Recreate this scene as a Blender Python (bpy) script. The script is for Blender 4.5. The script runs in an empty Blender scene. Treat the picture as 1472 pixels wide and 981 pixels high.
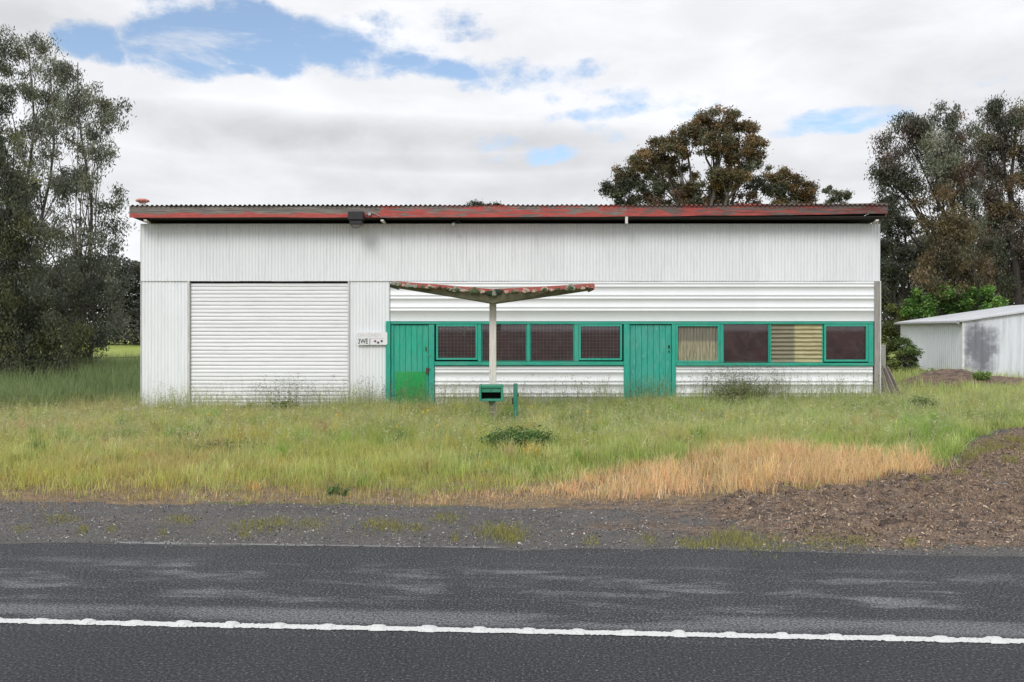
import bpy, math, random
import numpy as np
from mathutils import Vector, Matrix, noise as mnoise
random.seed(7)
rng = np.random.default_rng(11)
SC = bpy.context.scene
COL = SC.collection
R = math.radians

# ------------------------------------------------------------------ camera
F, CX, HY, CH = 1250.0, 736.0, 472.0, 1.75      # focal in photo pixels, principal column, horizon row, eye height
cam_d = bpy.data.cameras.new('camera'); cam = bpy.data.objects.new('camera', cam_d); COL.objects.link(cam)
cam.location = (0, 0, CH); cam.rotation_euler = (R(90), 0, 0)
cam_d.sensor_width = 36; cam_d.lens = F / 1472 * 36
cam_d.shift_y = -(490.5 - HY) / 1472
cam_d.clip_start = 0.1; cam_d.clip_end = 3000
SC.camera = cam
SC.view_settings.view_transform = 'Standard'; SC.view_settings.look = 'None'
SC.view_settings.exposure = 0.2; SC.view_settings.gamma = 1
SC.render.engine = 'CYCLES'
SC.cycles.use_denoising = True; SC.cycles.use_adaptive_sampling = False
SC.cycles.max_bounces = 6; SC.cycles.transparent_max_bounces = 12
SC.cycles.caustics_reflective = False; SC.cycles.caustics_refractive = False

# ------------------------------------------------------------------ node helper
class NT:
    def __init__(s, tree): s.t = tree; s.n = tree.nodes; s.l = tree.links
    def new(s, typ, **kw):
        n = s.n.new(typ)
        for k, v in kw.items(): setattr(n, k, v)
        return n
    def put(s, sock, v):
        if isinstance(v, bpy.types.NodeSocket): s.l.new(v, sock)
        elif isinstance(v, (tuple, list)) and sock.type == 'RGBA': sock.default_value = tuple(v) + ((1,) if len(v) == 3 else ())
        elif v is not None: sock.default_value = v
    def math(s, op, a, b=None, c=None, clamp=False):
        n = s.new('ShaderNodeMath', operation=op, use_clamp=clamp)
        s.put(n.inputs[0], a); s.put(n.inputs[1], b)
        if c is not None: s.put(n.inputs[2], c)
        return n.outputs[0]
    def mix(s, f, a, b, blend='MIX'):
        n = s.new('ShaderNodeMix', data_type='RGBA', blend_type=blend)
        s.put(n.inputs[0], f); s.put(n.inputs[6], a); s.put(n.inputs[7], b)
        return n.outputs[2]
    def noise(s, vec, scale, detail=4, rough=0.55, dist=0.0, out=0):
        n = s.new('ShaderNodeTexNoise'); s.put(n.inputs['Vector'], vec)
        n.inputs['Scale'].default_value = scale; n.inputs['Detail'].default_value = detail
        n.inputs['Roughness'].default_value = rough; n.inputs['Distortion'].default_value = dist
        return n.outputs[out]
    def voro(s, vec, scale, feature='F1', out='Distance'):
        n = s.new('ShaderNodeTexVoronoi', feature=feature); s.put(n.inputs['Vector'], vec)
        n.inputs['Scale'].default_value = scale
        return n.outputs[out]
    def ramp(s, v, lo, hi, a=0.0, b=1.0):
        n = s.new('ShaderNodeMapRange', interpolation_type='SMOOTHSTEP'); s.put(n.inputs[0], v)
        n.inputs[1].default_value = lo; n.inputs[2].default_value = hi
        n.inputs[3].default_value = a; n.inputs[4].default_value = b
        return n.outputs[0]
    def scale(s, vec, v):
        n = s.new('ShaderNodeVectorMath', operation='MULTIPLY'); s.put(n.inputs[0], vec); n.inputs[1].default_value = v
        return n.outputs[0]
    def add(s, vec, v):
        n = s.new('ShaderNodeVectorMath', operation='ADD'); s.put(n.inputs[0], vec); s.put(n.inputs[1], v)
        return n.outputs[0]
    def pos(s): return s.new('ShaderNodeNewGeometry').outputs['Position']
    def sep(s, vec):
        n = s.new('ShaderNodeSeparateXYZ'); s.put(n.inputs[0], vec); return n.outputs
    def attr(s, name='Col'):
        return s.new('ShaderNodeAttribute', attribute_name=name).outputs['Color']
    def rnd(s): return s.new('ShaderNodeObjectInfo').outputs['Random']

# ------------------------------------------------------------------ sky and sun
SUN_AZ, SUN_EL = R(205), R(40)                  # sun behind the viewer, to the left, above thin cloud
world = bpy.data.worlds.new('World'); SC.world = world; world.use_nodes = True
w = NT(world.node_tree); w.n.clear()
sky = w.new('ShaderNodeTexSky', sky_type='NISHITA'); sky.sun_disc = False
sky.sun_elevation = SUN_EL; sky.sun_rotation = SUN_AZ
sky.air_density = 1.0; sky.dust_density = 1.0; sky.ozone_density = 1.5
dirv = w.new('ShaderNodeTexCoord').outputs['Generated']
nrm = w.new('ShaderNodeVectorMath', operation='NORMALIZE'); w.put(nrm.inputs[0], dirv); dirv = nrm.outputs[0]
dx, dy, dz = w.sep(dirv)
az = w.math('ARCTAN2', dx, dy); el = w.math('ARCSINE', dz)
comb = w.new('ShaderNodeCombineXYZ'); w.put(comb.inputs[0], az); w.put(comb.inputs[1], w.math('MULTIPLY', el, 1.45)); w.put(comb.inputs[2], 0.37)
flatv = comb.outputs[0]
# cloud-sheet coordinates: direction met with a level layer, so that clouds shorten towards the horizon
den = w.math('ADD', w.math('MAXIMUM', dz, 0.0), 0.12)
comb2 = w.new('ShaderNodeCombineXYZ'); w.put(comb2.inputs[0], w.math('DIVIDE', dx, den)); w.put(comb2.inputs[1], w.math('DIVIDE', dy, den)); w.put(comb2.inputs[2], 0.0)
layer = comb2.outputs[0]
n_big = w.noise(flatv, 5.5, 6, 0.55)
n_fine = w.noise(flatv, 14.0, 8, 0.62)
n_wisp = w.noise(layer, 2.2, 8, 0.62, 0.6)
# gaps of blue between the clouds, each as azimuth, elevation, half sizes (radians) and strength
def gap(px, py, rx, ry, k=1.0, tilt=0.0):
    a0 = math.atan((px - CX) / F); e0 = math.atan((HY - py) / F * math.cos(a0))
    rx /= F; ry /= F
    a = w.math('SUBTRACT', az, a0); e = w.math('SUBTRACT', el, e0)
    if tilt: e = w.math('SUBTRACT', e, w.math('MULTIPLY', a, tilt))
    q = w.math('ADD', w.math('POWER', w.math('ABSOLUTE', w.math('DIVIDE', a, rx)), 2.0), w.math('POWER', w.math('ABSOLUTE', w.math('DIVIDE', e, ry)), 2.0))
    return w.math('MULTIPLY', w.math('SUBTRACT', 1.0, w.math('MULTIPLY', q, 0.5), clamp=True), k)
gaps = None
for g in [(262, 60, 78, 40, 1.15), (350, 50, 130, 42, 1.1, -0.08), (470, 66, 140, 34, 1.0, -.10), (580, 88, 100, 17, .9, -.15), (132, 56, 40, 24, .95), (152, 74, 26, 20, .85), (300, 12, 80, 12, .6),
          (345, 98, 40, 8, .8), (560, 30, 110, 14, .55, -.1), (775, 222, 80, 16, .55, .15), (720, 208, 50, 16, .42), (1205, 174, 85, 16, .8, .03), (1135, 190, 60, 10, .55), (890, 160, 110, 14, .6, .1),
          (830, 105, 120, 16, .55, .1), (1420, 118, 70, 40, .45), (640, 30, 140, 26, .45), (960, 140, 150, 14, .5, -.08), (760, 120, 120, 34, .45, -.1), (860, 190, 60, 18, .5), (1030, 165, 90, 12, .42)]:
    o = gap(*g); gaps = o if gaps is None else w.math('MAXIMUM', gaps, o)
# elsewhere (out of the frame) the same kind of broken gaps from noise alone
n_gap = w.ramp(w.noise(flatv, 2.1, 5, 0.55), 0.60, 0.72)
outside = w.ramp(w.math('ABSOLUTE', az), 0.62, 0.85)
high = w.ramp(el, 0.40, 0.55)
wide = w.math('MULTIPLY', n_gap, w.math('MAXIMUM', outside, high))
gaps = w.math('MAXIMUM', gaps, w.math('MULTIPLY', wide, 0.8))
edge = w.math('ADD', w.math('MULTIPLY', w.math('SUBTRACT', n_fine, 0.5), 2.0), w.math('MULTIPLY', w.math('SUBTRACT', n_big, 0.5), 1.3))
blue_f = w.ramp(w.math('ADD', gaps, w.math('MULTIPLY', edge, w.ramp(gaps, 0.0, 0.25))), 0.28, 0.80)
wisps = w.ramp(w.noise(w.scale(flatv, (1.0, 2.2, 1.0)), 9.0, 9, 0.66, 0.4), 0.47, 0.72)
blue_f = w.math('MULTIPLY', blue_f, w.math('SUBTRACT', 1.0, w.math('MULTIPLY', wisps, 0.62)))
# cloud light and shade: broad grey bases, bright tops
shade = w.ramp(w.noise(w.add(flatv, (0.9, 0.31, 2.2)), 3.2, 4, 0.45), 0.36, 0.66)
shade2 = w.ramp(w.noise(w.scale(flatv, (1.0, 1.7, 1.0)), 7.0, 6, 0.55, 0.3), 0.33, 0.68)
def band(px, py, rx, ry, k):
    return gap(px, py, rx, ry, k)
bases = None
for g in [(520, 200, 330, 26, .8), (330, 190, 150, 30, .7), (640, 232, 260, 18, .7), (60, 30, 150, 30, .45), (1300, 40, 160, 50, .25), (1420, 110, 120, 60, .4), (600, 270, 900, 34, .42)]:
    o = band(*g); bases = o if bases is None else w.math('MAXIMUM', bases, o)
tone = w.math('ADD', w.math('MULTIPLY', shade, 0.05), w.math('MULTIPLY', shade2, 0.10))
tone = w.math('SUBTRACT', w.math('ADD', 0.765, tone), w.math('MULTIPLY', w.math('MULTIPLY', bases, w.ramp(n_big, .25, .7, .55, 1.2)), 0.34))
tone = w.math('ADD', tone, w.math('MULTIPLY', w.ramp(el, 0.4, 1.4), 0.45))       # an overcast sky is brighter overhead
cloud_c = w.new('ShaderNodeCombineColor')
w.put(cloud_c.inputs[0], w.math('MULTIPLY', tone, 0.985)); w.put(cloud_c.inputs[1], w.math('MULTIPLY', tone, 0.995)); w.put(cloud_c.inputs[2], w.math('MULTIPLY', tone, 1.035))
SKY_STR = 0.15
bg_sky = w.new('ShaderNodeBackground'); bg_sky.inputs[1].default_value = SKY_STR
w.put(bg_sky.inputs[0], w.mix(0.07, sky.outputs[0], (5.0, 5.1, 5.3)))   # thin high veil over the blue
bg_cl = w.new('ShaderNodeBackground'); w.put(bg_cl.inputs[0], cloud_c.outputs[0]); bg_cl.inputs[1].default_value = 1.0
mixw = w.new('ShaderNodeMixShader'); w.put(mixw.inputs[0], blue_f); w.l.new(bg_cl.outputs[0], mixw.inputs[1]); w.l.new(bg_sky.outputs[0], mixw.inputs[2])
wo = w.new('ShaderNodeOutputWorld'); w.l.new(mixw.outputs[0], wo.inputs[0])

sun_d = bpy.data.lights.new('sun', 'SUN'); sun = bpy.data.objects.new('sun', sun_d); COL.objects.link(sun)
sun_d.energy = 1.5; sun_d.angle = R(22); sun_d.color = (1.0, 0.985, 0.955)
sv = Vector((math.sin(SUN_AZ) * math.cos(SUN_EL), math.cos(SUN_AZ) * math.cos(SUN_EL), math.sin(SUN_EL)))
sun.rotation_euler = sv.to_track_quat('Z', 'Y').to_euler(); sun.location = (-10, -20, 40)

# ------------------------------------------------------------------ numeric helpers
def hash2(ix, iy, seed):
    h = (ix.astype(np.int64) * 374761393 + iy.astype(np.int64) * 668265263 + seed * 974711) & 0x7fffffff
    h = ((h ^ (h >> 13)) * 1274126177) & 0x7fffffff
    return ((h ^ (h >> 16)) & 0xffff) / 65535.0
def vnoise(x, y, seed=0):
    x = np.asarray(x, float); y = np.asarray(y, float)
    ix = np.floor(x); iy = np.floor(y); fx = x - ix; fy = y - iy
    fx = fx * fx * (3 - 2 * fx); fy = fy * fy * (3 - 2 * fy)
    a = hash2(ix, iy, seed); b = hash2(ix + 1, iy, seed); c = hash2(ix, iy + 1, seed); d = hash2(ix + 1, iy + 1, seed)
    return (a * (1 - fx) + b * fx) * (1 - fy) + (c * (1 - fx) + d * fx) * fy
def fbm(x, y, seed=0, oct=4):
    s = 0; a = 0.5; t = 0
    for k in range(oct):
        s = s + a * vnoise(np.asarray(x) * 2 ** k, np.asarray(y) * 2 ** k, seed + k * 17); t += a; a *= 0.5
    return s / t
def smooth(lo, hi, v):
    t = np.clip((np.asarray(v, float) - lo) / (hi - lo), 0, 1); return t * t * (3 - 2 * t)
def in_poly(px, py, poly):
    px = np.asarray(px, float); py = np.asarray(py, float); r = np.zeros(px.shape, bool); n = len(poly)
    for i in range(n):
        x1, y1 = poly[i]; x2, y2 = poly[(i + 1) % n]
        c = ((y1 > py) != (y2 > py)); 
        xi = (x2 - x1) * (py - y1) / ((y2 - y1) if y2 != y1 else 1e-9) + x1
        r ^= c & (px < xi)
    return r

# the road runs a little off square to the shop front
RA = math.atan2(-0.34, 5.92)
rd = np.array([math.cos(RA), math.sin(RA)]); rn = np.array([-rd[1], rd[0]])
EDGE = np.array([0.0, 6.91]); LINE = np.array([0.0, 5.02])
def road_v(x, y): return (np.asarray(x) - EDGE[0]) * rn[0] + (np.asarray(y) - EDGE[1]) * rn[1]   # >0 beyond the seal edge
WY = 20.5                                        # plane of the shop front
def height(x, y, fine=True):
    x = np.asarray(x, float); y = np.asarray(y, float)
    v = road_v(x, y)
    t = smooth(0, 13.5, v)
    target = -0.30 + 0.0165 * (np.clip(x, -16, 14) + 8.7)
    z = -0.012 - 0.02 * smooth(0, 0.4, v) + (target + 0.03) * t
    z = np.where(v < 0, -0.012 - .05 * smooth(-.3, -.5, v), z)
    off = smooth(0.3, 1.5, v)
    z = z + off * (fbm(x * 0.45, y * 0.45, 3) - 0.5) * 0.10
    # mulch and earth heaps on the right
    m = mulch(x, y)
    z = z + m * off * (0.0 + 0.20 * (fbm(x * 1.1, y * 1.6, 9) - 0.45)) + m * off * 0.24 * (fbm(x * 4, y * 5, 12) - 0.5)
    z = z + 0.50 * np.exp(-(((x - 12.3) / 1.3) ** 2 + ((y - 24.6) / 0.9) ** 2)) * (0.7 + 0.6 * fbm(x * 2, y * 2, 5))
    z = z + 0.34 * np.exp(-(((x - 14.6) / 2.3) ** 2 + ((y - 23.6) / 0.8) ** 2)) * (0.7 + 0.6 * fbm(x * 2, y * 2, 6))
    z = z + 0.12 * np.exp(-(((x - 4.2) / 2.6) ** 2 + ((y - 11.3) / 0.6) ** 2))
    if fine: z = z + off * (fbm(x * 6, y * 6, 21, 3) - 0.5) * 0.035
    far = smooth(60, 400, np.hypot(x, y))
    return z + far * 1.0
def to_px(x, y, z=-0.12):
    return CX + x / y * F, HY + (CH - z) / y * F
def gz(x, y): return float(height(np.array([x]), np.array([y]))[0])
def soft_poly(x, y, poly, jit=8.0, seed=40):
    px, py = to_px(x, np.maximum(y, 1.0))
    jx = (fbm(x * 1.3, y * 1.3, seed) - 0.5) * jit * 5; jy = (fbm(x * 1.3, y * 1.3, seed + 5) - 0.5) * jit * 2
    return in_poly(px + jx, py + jy, poly).astype(float)
MULCH = [(1040, 722), (1150, 712), (1290, 692), (1372, 682), (1396, 646), (1440, 626), (1510, 612), (1700, 600), (2400, 700), (2400, 850), (1500, 806), (1130, 794), (1030, 765)]
GRASS_OUT = [(-900, 722), (0, 722), (200, 730), (420, 736), (620, 738), (800, 730), (960, 728), (1060, 722), (1200, 710), (1360, 688), (1385, 655), (1397, 634), (1440, 624), (1510, 618), (1800, 612), (3000, 560), (3000, 470), (-2500, 470), (-2500, 722)]
STRAW = [(600, 736), (640, 722), (760, 712), (850, 694), (960, 682), (1040, 668), (1130, 664), (1240, 676), (1330, 680), (1390, 700), (1300, 702), (1190, 712), (1060, 724), (900, 734), (700, 734)]
def mulch(x, y):
    r = 0
    for k_ in range(3): r = r + soft_poly(x, y, MULCH, 8 + 13 * k_, 41 + 7 * k_) / 3
    return np.where(np.asarray(y) > 3, r, 0.0)

def at(px, py, Y): return np.array([(px - CX) / F * Y, Y, CH + (HY - py) / F * Y])
def on_ground(px, Y): x = (px - CX) / F * Y; return np.array([x, Y, gz(x, Y)])

# ------------------------------------------------------------------ object helpers
ORG = {}
def tag(o, label=None, cat=None, group=None, kind=None):
    if label: o['label'] = label
    if cat: o['category'] = cat
    if group: o['group'] = group
    if kind: o['kind'] = kind
    return o
def empty(name, loc, label=None, cat=None, group=None):
    o = bpy.data.objects.new(name, None); COL.objects.link(o); o.location = Vector(loc); o.empty_display_size = 0.2
    ORG[o.name] = Vector(loc); return tag(o, label, cat, group)
def raw_mesh(name, V, faces, mat, smooth_=False, cols=None):
    """V (n,3) float, faces (m,k) int array with k constant, or list of lists"""
    me = bpy.data.meshes.new(name)
    V = np.asarray(V, np.float32)
    if isinstance(faces, np.ndarray):
        m, k = faces.shape
        me.vertices.add(len(V)); me.vertices.foreach_set('co', V.ravel())
        me.loops.add(m * k); me.loops.foreach_set('vertex_index', faces.astype(np.int32).ravel())
        me.polygons.add(m); me.polygons.foreach_set('loop_start', np.arange(0, m * k, k, dtype=np.int32))
        me.update(calc_edges=True)
    else:
        me.from_pydata(V.tolist(), [], faces); me.update()
    if smooth_: me.polygons.foreach_set('use_smooth', np.ones(len(me.polygons), bool))
    if cols is not None:
        a = me.color_attributes.new('Col', 'FLOAT_COLOR', 'POINT')
        c = np.ones((len(V), 4), np.float32); c[:, :3] = cols; a.data.foreach_set('color', c.ravel())
    for m_ in (mat if isinstance(mat, (list, tuple)) else [mat]): me.materials.append(m_)
    return me
def link(name, me, parent=None, wl=(0, 0, 0)):
    o = bpy.data.objects.new(name, me); COL.objects.link(o); wl = Vector(wl)
    if parent is not None: o.parent = parent; o.location = wl - ORG[parent.name]
    else: o.location = wl
    ORG[o.name] = wl
    return o
class MB:
    def __init__(s): s.v = []; s.f = []
    def add(s, vs, fs):
        b = len(s.v); s.v += [tuple(p) for p in vs]; s.f += [[b + i for i in f] for f in fs]; return s
    def box(s, x0, x1, y0, y1, z0, z1, bev=0.0, M=None):
        b = min(bev, (x1 - x0) / 2.01, (y1 - y0) / 2.01, (z1 - z0) / 2.01)
        if b <= 0:
            vs = [(x, y, z) for z in (z0, z1) for y in (y0, y1) for x in (x0, x1)]
            fs = [[0, 2, 3, 1], [4, 5, 7, 6], [0, 1, 5, 4], [2, 6, 7, 3], [0, 4, 6, 2], [1, 3, 7, 5]]
        else:
            vs = []; idx = {}
            for k, (z, zi) in enumerate(((z0, 1), (z1, -1))):
                for j, (y, yi) in enumerate(((y0, 1), (y1, -1))):
                    for i, (x, xi) in enumerate(((x0, 1), (x1, -1))):
                        idx[(i, j, k, 'x')] = len(vs); vs.append((x, y + yi * b, z + zi * b))
                        idx[(i, j, k, 'y')] = len(vs); vs.append((x + xi * b, y, z + zi * b))
                        idx[(i, j, k, 'z')] = len(vs); vs.append((x + xi * b, y + yi * b, z))
            g = lambda i, j, k, a: idx[(i, j, k, a)]
            fs = []
            for i in (0, 1): q = [g(i, 0, 0, 'x'), g(i, 0, 1, 'x'), g(i, 1, 1, 'x'), g(i, 1, 0, 'x')]; fs.append(q if i == 0 else q[::-1])
            for j in (0, 1): q = [g(0, j, 0, 'y'), g(1, j, 0, 'y'), g(1, j, 1, 'y'), g(0, j, 1, 'y')]; fs.append(q if j == 0 else q[::-1])
            for k in (0, 1): q = [g(0, 0, k, 'z'), g(0, 1, k, 'z'), g(1, 1, k, 'z'), g(1, 0, k, 'z')]; fs.append(q if k == 0 else q[::-1])
            for i in (0, 1):
                for j in (0, 1): fs.append([g(i, j, 0, 'x'), g(i, j, 1, 'x'), g(i, j, 1, 'y'), g(i, j, 0, 'y')] if (i + j) % 2 else [g(i, j, 0, 'y'), g(i, j, 1, 'y'), g(i, j, 1, 'x'), g(i, j, 0, 'x')])
                for k in (0, 1): fs.append([g(i, 0, k, 'x'), g(i, 1, k, 'x'), g(i, 1, k, 'z'), g(i, 0, k, 'z')] if not (i + k) % 2 else [g(i, 0, k, 'z'), g(i, 1, k, 'z'), g(i, 1, k, 'x'), g(i, 0, k, 'x')])
            for j in (0, 1):
                for k in (0, 1): fs.append([g(0, j, k, 'y'), g(1, j, k, 'y'), g(1, j, k, 'z'), g(0, j, k, 'z')] if (j + k) % 2 else [g(0, j, k, 'z'), g(1, j, k, 'z'), g(1, j, k, 'y'), g(0, j, k, 'y')])
            for i in (0, 1):
                for j in (0, 1):
                    for k in (0, 1):
                        t = [g(i, j, k, 'x'), g(i, j, k, 'y'), g(i, j, k, 'z')]; fs.append(t if (i + j + k) % 2 else t[::-1])
        if M is not None: vs = [tuple(M @ Vector(p)) for p in vs]
        return s.add(vs, fs)
    def tube(s, pts, rads, n=8, cap=True):
        pts = [Vector(p) for p in pts]; rings = []
        up = Vector((0, 0, 1))
        for i, p in enumerate(pts):
            d = (pts[min(i + 1, len(pts) - 1)] - pts[max(i - 1, 0)])
            d = d.normalized() if d.length > 1e-9 else up
            a = d.cross(Vector((0.13, 0.97, 0.2))).normalized(); b = d.cross(a)
            r = rads[i] if isinstance(rads, (list, tuple)) else rads
            rings.append([p + (a * math.cos(2 * math.pi * k / n) + b * math.sin(2 * math.pi * k / n)) * r for k in range(n)])
        base = len(s.v)
        for rg in rings: s.v += [tuple(q) for q in rg]
        for i in range(len(rings) - 1):
            for k in range(n):
                k2 = (k + 1) % n
                s.f.append([base + i * n + k, base + i * n + k2, base + (i + 1) * n + k2, base + (i + 1) * n + k])
        if cap:
            s.f.append([base + k for k in range(n)][::-1]); s.f.append([base + (len(rings) - 1) * n + k for k in range(n)])
        return s
    def lathe(s, cx, cy, prof, n=16):
        base = len(s.v)
        for r, z in prof:
            for k in range(n): a = 2 * math.pi * k / n; s.v.append((cx + r * math.cos(a), cy + r * math.sin(a), z))
        for i in range(len(prof) - 1):
            for k in range(n):
                k2 = (k + 1) % n; s.f.append([base + i * n + k, base + i * n + k2, base + (i + 1) * n + k2, base + (i + 1) * n + k])
        s.f.append([base + k for k in range(n)][::-1]); s.f.append([base + (len(prof) - 1) * n + k for k in range(n)])
        return s
    def build(s, name, mat, parent=None, smooth_=False, label=None):
        V = np.array(s.v, float); c = V.mean(0); c[2] = V[:, 2].min()
        me = raw_mesh(name, V - c, s.f, mat, smooth_)
        o = link(name, me, parent, c)
        if label: o['label'] = label
        return o
def box(name, mat, parent, x0, x1, y0, y1, z0, z1, bev=0.004, label=None):
    return MB().box(x0, x1, y0, y1, z0, z1, bev).build(name, mat, parent, label=label)

# ------------------------------------------------------------------ materials
MATS = {}
def mat(name):
    m = bpy.data.materials.new(name); m.use_nodes = True; t = NT(m.node_tree); t.n.clear()
    out = t.new('ShaderNodeOutputMaterial'); b = t.new('ShaderNodeBsdfPrincipled'); t.l.new(b.outputs[0], out.inputs[0])
    MATS[name] = m
    return m, t, b, out
def bump(t, b, h, dist, strength=1.0):
    n = t.new('ShaderNodeBump'); n.inputs['Strength'].default_value = strength; n.inputs['Distance'].default_value = dist
    t.put(n.inputs['Height'], h); t.l.new(n.outputs[0], b.inputs['Normal'])
def simple(name, col, rough=0.6, metal=0.0, var=0.15, sc=6.0):
    m, t, b, _ = mat(name); n = t.noise(t.pos(), sc, 5, .6)
    t.put(b.inputs['Base Color'], t.mix(t.ramp(n, .3, .7), tuple(c * (1 - var) for c in col), tuple(min(1, c * (1 + var)) for c in col)))
    b.inputs['Roughness'].default_value = rough; b.inputs['Metallic'].default_value = metal
    bump(t, b, t.noise(t.pos(), sc * 12, 3), 0.002, .4)
    return m
def sheet_mat(name, base, streak_axis='z', dirt=0.5, low_dirt=True):
    """old white paint on iron: chalky, rain streaks, rust at nails, splash stains near the ground"""
    m, t, b, _ = mat(name); p = t.pos(); x, y, z = t.sep(p)
    sc = (9.0, 9.0, 0.5) if streak_axis == 'z' else (0.7, 0.7, 7.0)
    st = t.ramp(t.noise(t.scale(p, sc), 2.2, 6, .6), .48, .78); st = t.math('MAXIMUM', st, t.math('MULTIPLY', t.ramp(t.noise(t.scale(p, (26, 26, .8) if streak_axis == 'z' else (.8, .8, 20)), 1.6, 5, .7), .56, .72), .55))
    cl = t.ramp(t.noise(p, 1.1, 5, .6), .35, .7)
    fine = t.noise(p, 42, 4, .6)
    rnd = t.rnd()
    c = t.mix(t.math('MULTIPLY', cl, .35), base, tuple(v * .90 for v in base))
    c = t.mix(t.math('MULTIPLY', st, dirt * .55), c, (base[0] * .62, base[1] * .64, base[2] * .64))
    c = t.mix(1.0, c, t.new('ShaderNodeCombineColor').outputs[0], 'MIX') if False else c
    vv = t.math('ADD', 0.965, t.math('MULTIPLY', rnd, 0.06))
    cc = t.new('ShaderNodeCombineColor'); [t.put(cc.inputs[i], vv) for i in range(3)]
    c = t.mix(1.0, c, cc.outputs[0], 'MULTIPLY')
    spots = t.ramp(t.voro(p, 5.5), .028, .012)
    c = t.mix(t.math('MULTIPLY', spots, .7), c, (.16, .13, .11))
    chips = t.ramp(t.noise(t.scale(p, (1, 1, 2.6)), 16, 6, .7), .70, .76)
    c = t.mix(t.math('MULTIPLY', chips, .55), c, (.28, .27, .26))
    if low_dirt:
        g = t.math('MULTIPLY', t.ramp(z, .75, -.25), t.ramp(t.noise(t.scale(p, (5, 5, 1.6)), 2.5, 6, .65), .38, .68))
        c = t.mix(t.math('MULTIPLY', g, .55), c, (.33, .31, .24))
    t.put(b.inputs['Base Color'], c); t.put(b.inputs['Roughness'], t.ramp(fine, .3, .7, .45, .62))
    bump(t, b, t.noise(p, 3.0, 5, .6), 0.012, .35)
    return m
M_WALL = sheet_mat('white_sheet_iron', (.82, .845, .865), 'z', .85)
M_RIB = sheet_mat('white_ribbed_cladding', (.84, .85, .87), 'x', .12)
M_ROLL = sheet_mat('white_roller_slats', (.84, .845, .86), 'x', .5)
M_SHED = sheet_mat('pale_grey_shed_sheet', (.72, .75, .79), 'z', .6)

def shed_stain():
    m, t, b, _ = mat('stained_shed_sheet'); p = t.pos(); x, y, z = t.sep(p)
    base = t.mix(t.ramp(t.noise(t.scale(p, (6, 6, .4)), 2.0, 5), .4, .7), (.74, .77, .81), (.60, .63, .67))
    d1 = t.math('DIVIDE', t.math('SUBTRACT', x, 14.38), .62); d2 = t.math('DIVIDE', t.math('SUBTRACT', z, 1.05), 1.05)
    q = t.math('ADD', t.math('MULTIPLY', d1, d1), t.math('MULTIPLY', d2, d2))
    q = t.math('ADD', q, t.math('MULTIPLY', t.math('SUBTRACT', t.noise(p, 2.6, 6, .65), .5), 2.2))
    s = t.ramp(q, 1.15, .05)
    t.put(b.inputs['Base Color'], t.mix(t.math('MULTIPLY', s, .9), base, (.14, .14, .17)))
    b.inputs['Roughness'].default_value = .55
    return m
M_STAIN = shed_stain()

def paint_wood(name, col, wood, peel=.5, vertical=True, dark=.75, rough=.55):
    m, t, b, _ = mat(name); p = t.pos()
    sc = (14, 14, 1.2) if vertical else (1.2, 14, 14)
    g = t.noise(t.scale(p, sc), 3.0, 6, .65)
    worn = t.ramp(t.noise(t.scale(p, (4, 4, 1.3) if vertical else (1.3, 4, 4)), 2.4, 8, .68), .60 - .12 * peel + .08, .72 - .08 * peel + .08)
    c = t.mix(t.ramp(g, .3, .7), tuple(v * dark for v in col), tuple(min(1, v * 1.12) for v in col))
    faded = t.ramp(t.noise(p, 1.7, 5, .6), .4, .68)
    c = t.mix(t.math('MULTIPLY', faded, .30), c, tuple(v * .75 + .10 for v in col))
    c = t.mix(t.math('MULTIPLY', worn, .8 * peel + .1), c, wood)
    t.put(b.inputs['Base Color'], c); b.inputs['Roughness'].default_value = rough
    bump(t, b, t.math('ADD', g, t.math('MULTIPLY', worn, -.6)), .004, .6)
    return m
TEAL = (.022, .385, .275)
M_TEAL = paint_wood('teal_painted_timber', TEAL, (.20, .24, .20), .45)
M_TEALH = paint_wood('teal_painted_rail', (.024, .365, .255), (.26, .24, .21), .75, False)
M_DOOR = paint_wood('teal_door_board', (.022, .395, .265), (.06, .36, .27), .35)
M_DOOR2 = paint_wood('faded_teal_door_board', (.034, .37, .28), (.22, .48, .41), 1.1)
M_KICK = paint_wood('bright_green_panel', (.005, .33, .075), (.02, .30, .09), .1)
M_POSTG = paint_wood('weathered_grey_timber', (.34, .32, .30), (.22, .20, .18), .9, True, .7, .85)
M_PALEEDGE = paint_wood('pale_painted_edge', (.62, .62, .60), (.40, .38, .34), .5)
M_LUMBER = paint_wood('old_grey_lumber', (.26, .22, .19), (.13, .11, .09), .8, True, .6, .9)
M_CREAM = paint_wood('flaking_cream_paint', (.70, .66, .60), (.45, .30, .22), .8, True, .85, .6)
M_DARKW = simple('shade_darkened_soffit_timber', (.020, .016, .013), .85)  # near black: the shade under the eave is put into the timber colour
M_BLACK = simple('black_plastic', (.014, .014, .016), .45)
M_GREYM = simple('galvanised_grey_metal', (.36, .37, .38), .5, .3)
M_INT = simple('dark_maroon_board_inside', (.24, .085, .088), .8, 0, .35, 2.2)
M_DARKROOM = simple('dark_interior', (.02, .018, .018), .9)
M_WIRE = simple('wire_mesh_grey', (.66, .58, .56), .5)
M_LOCK = simple('dull_lock_metal', (.30, .28, .24), .4, .6)
M_RUSTY = simple('rusty_handle_metal', (.10, .05, .035), .7)
M_WHITEP = simple('white_painted_metal', (.72, .72, .70), .5)
M_STONE = simple('pale_rubble', (.62, .60, .56), .85, 0, .3)
M_ROCK = simple('blue_grey_rock', (.19, .21, .22), .85, 0, .3, 14)
M_PINK = simple('faded_pink_red_cap', (.50, .20, .16), .7, 0, .5, 20)

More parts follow.
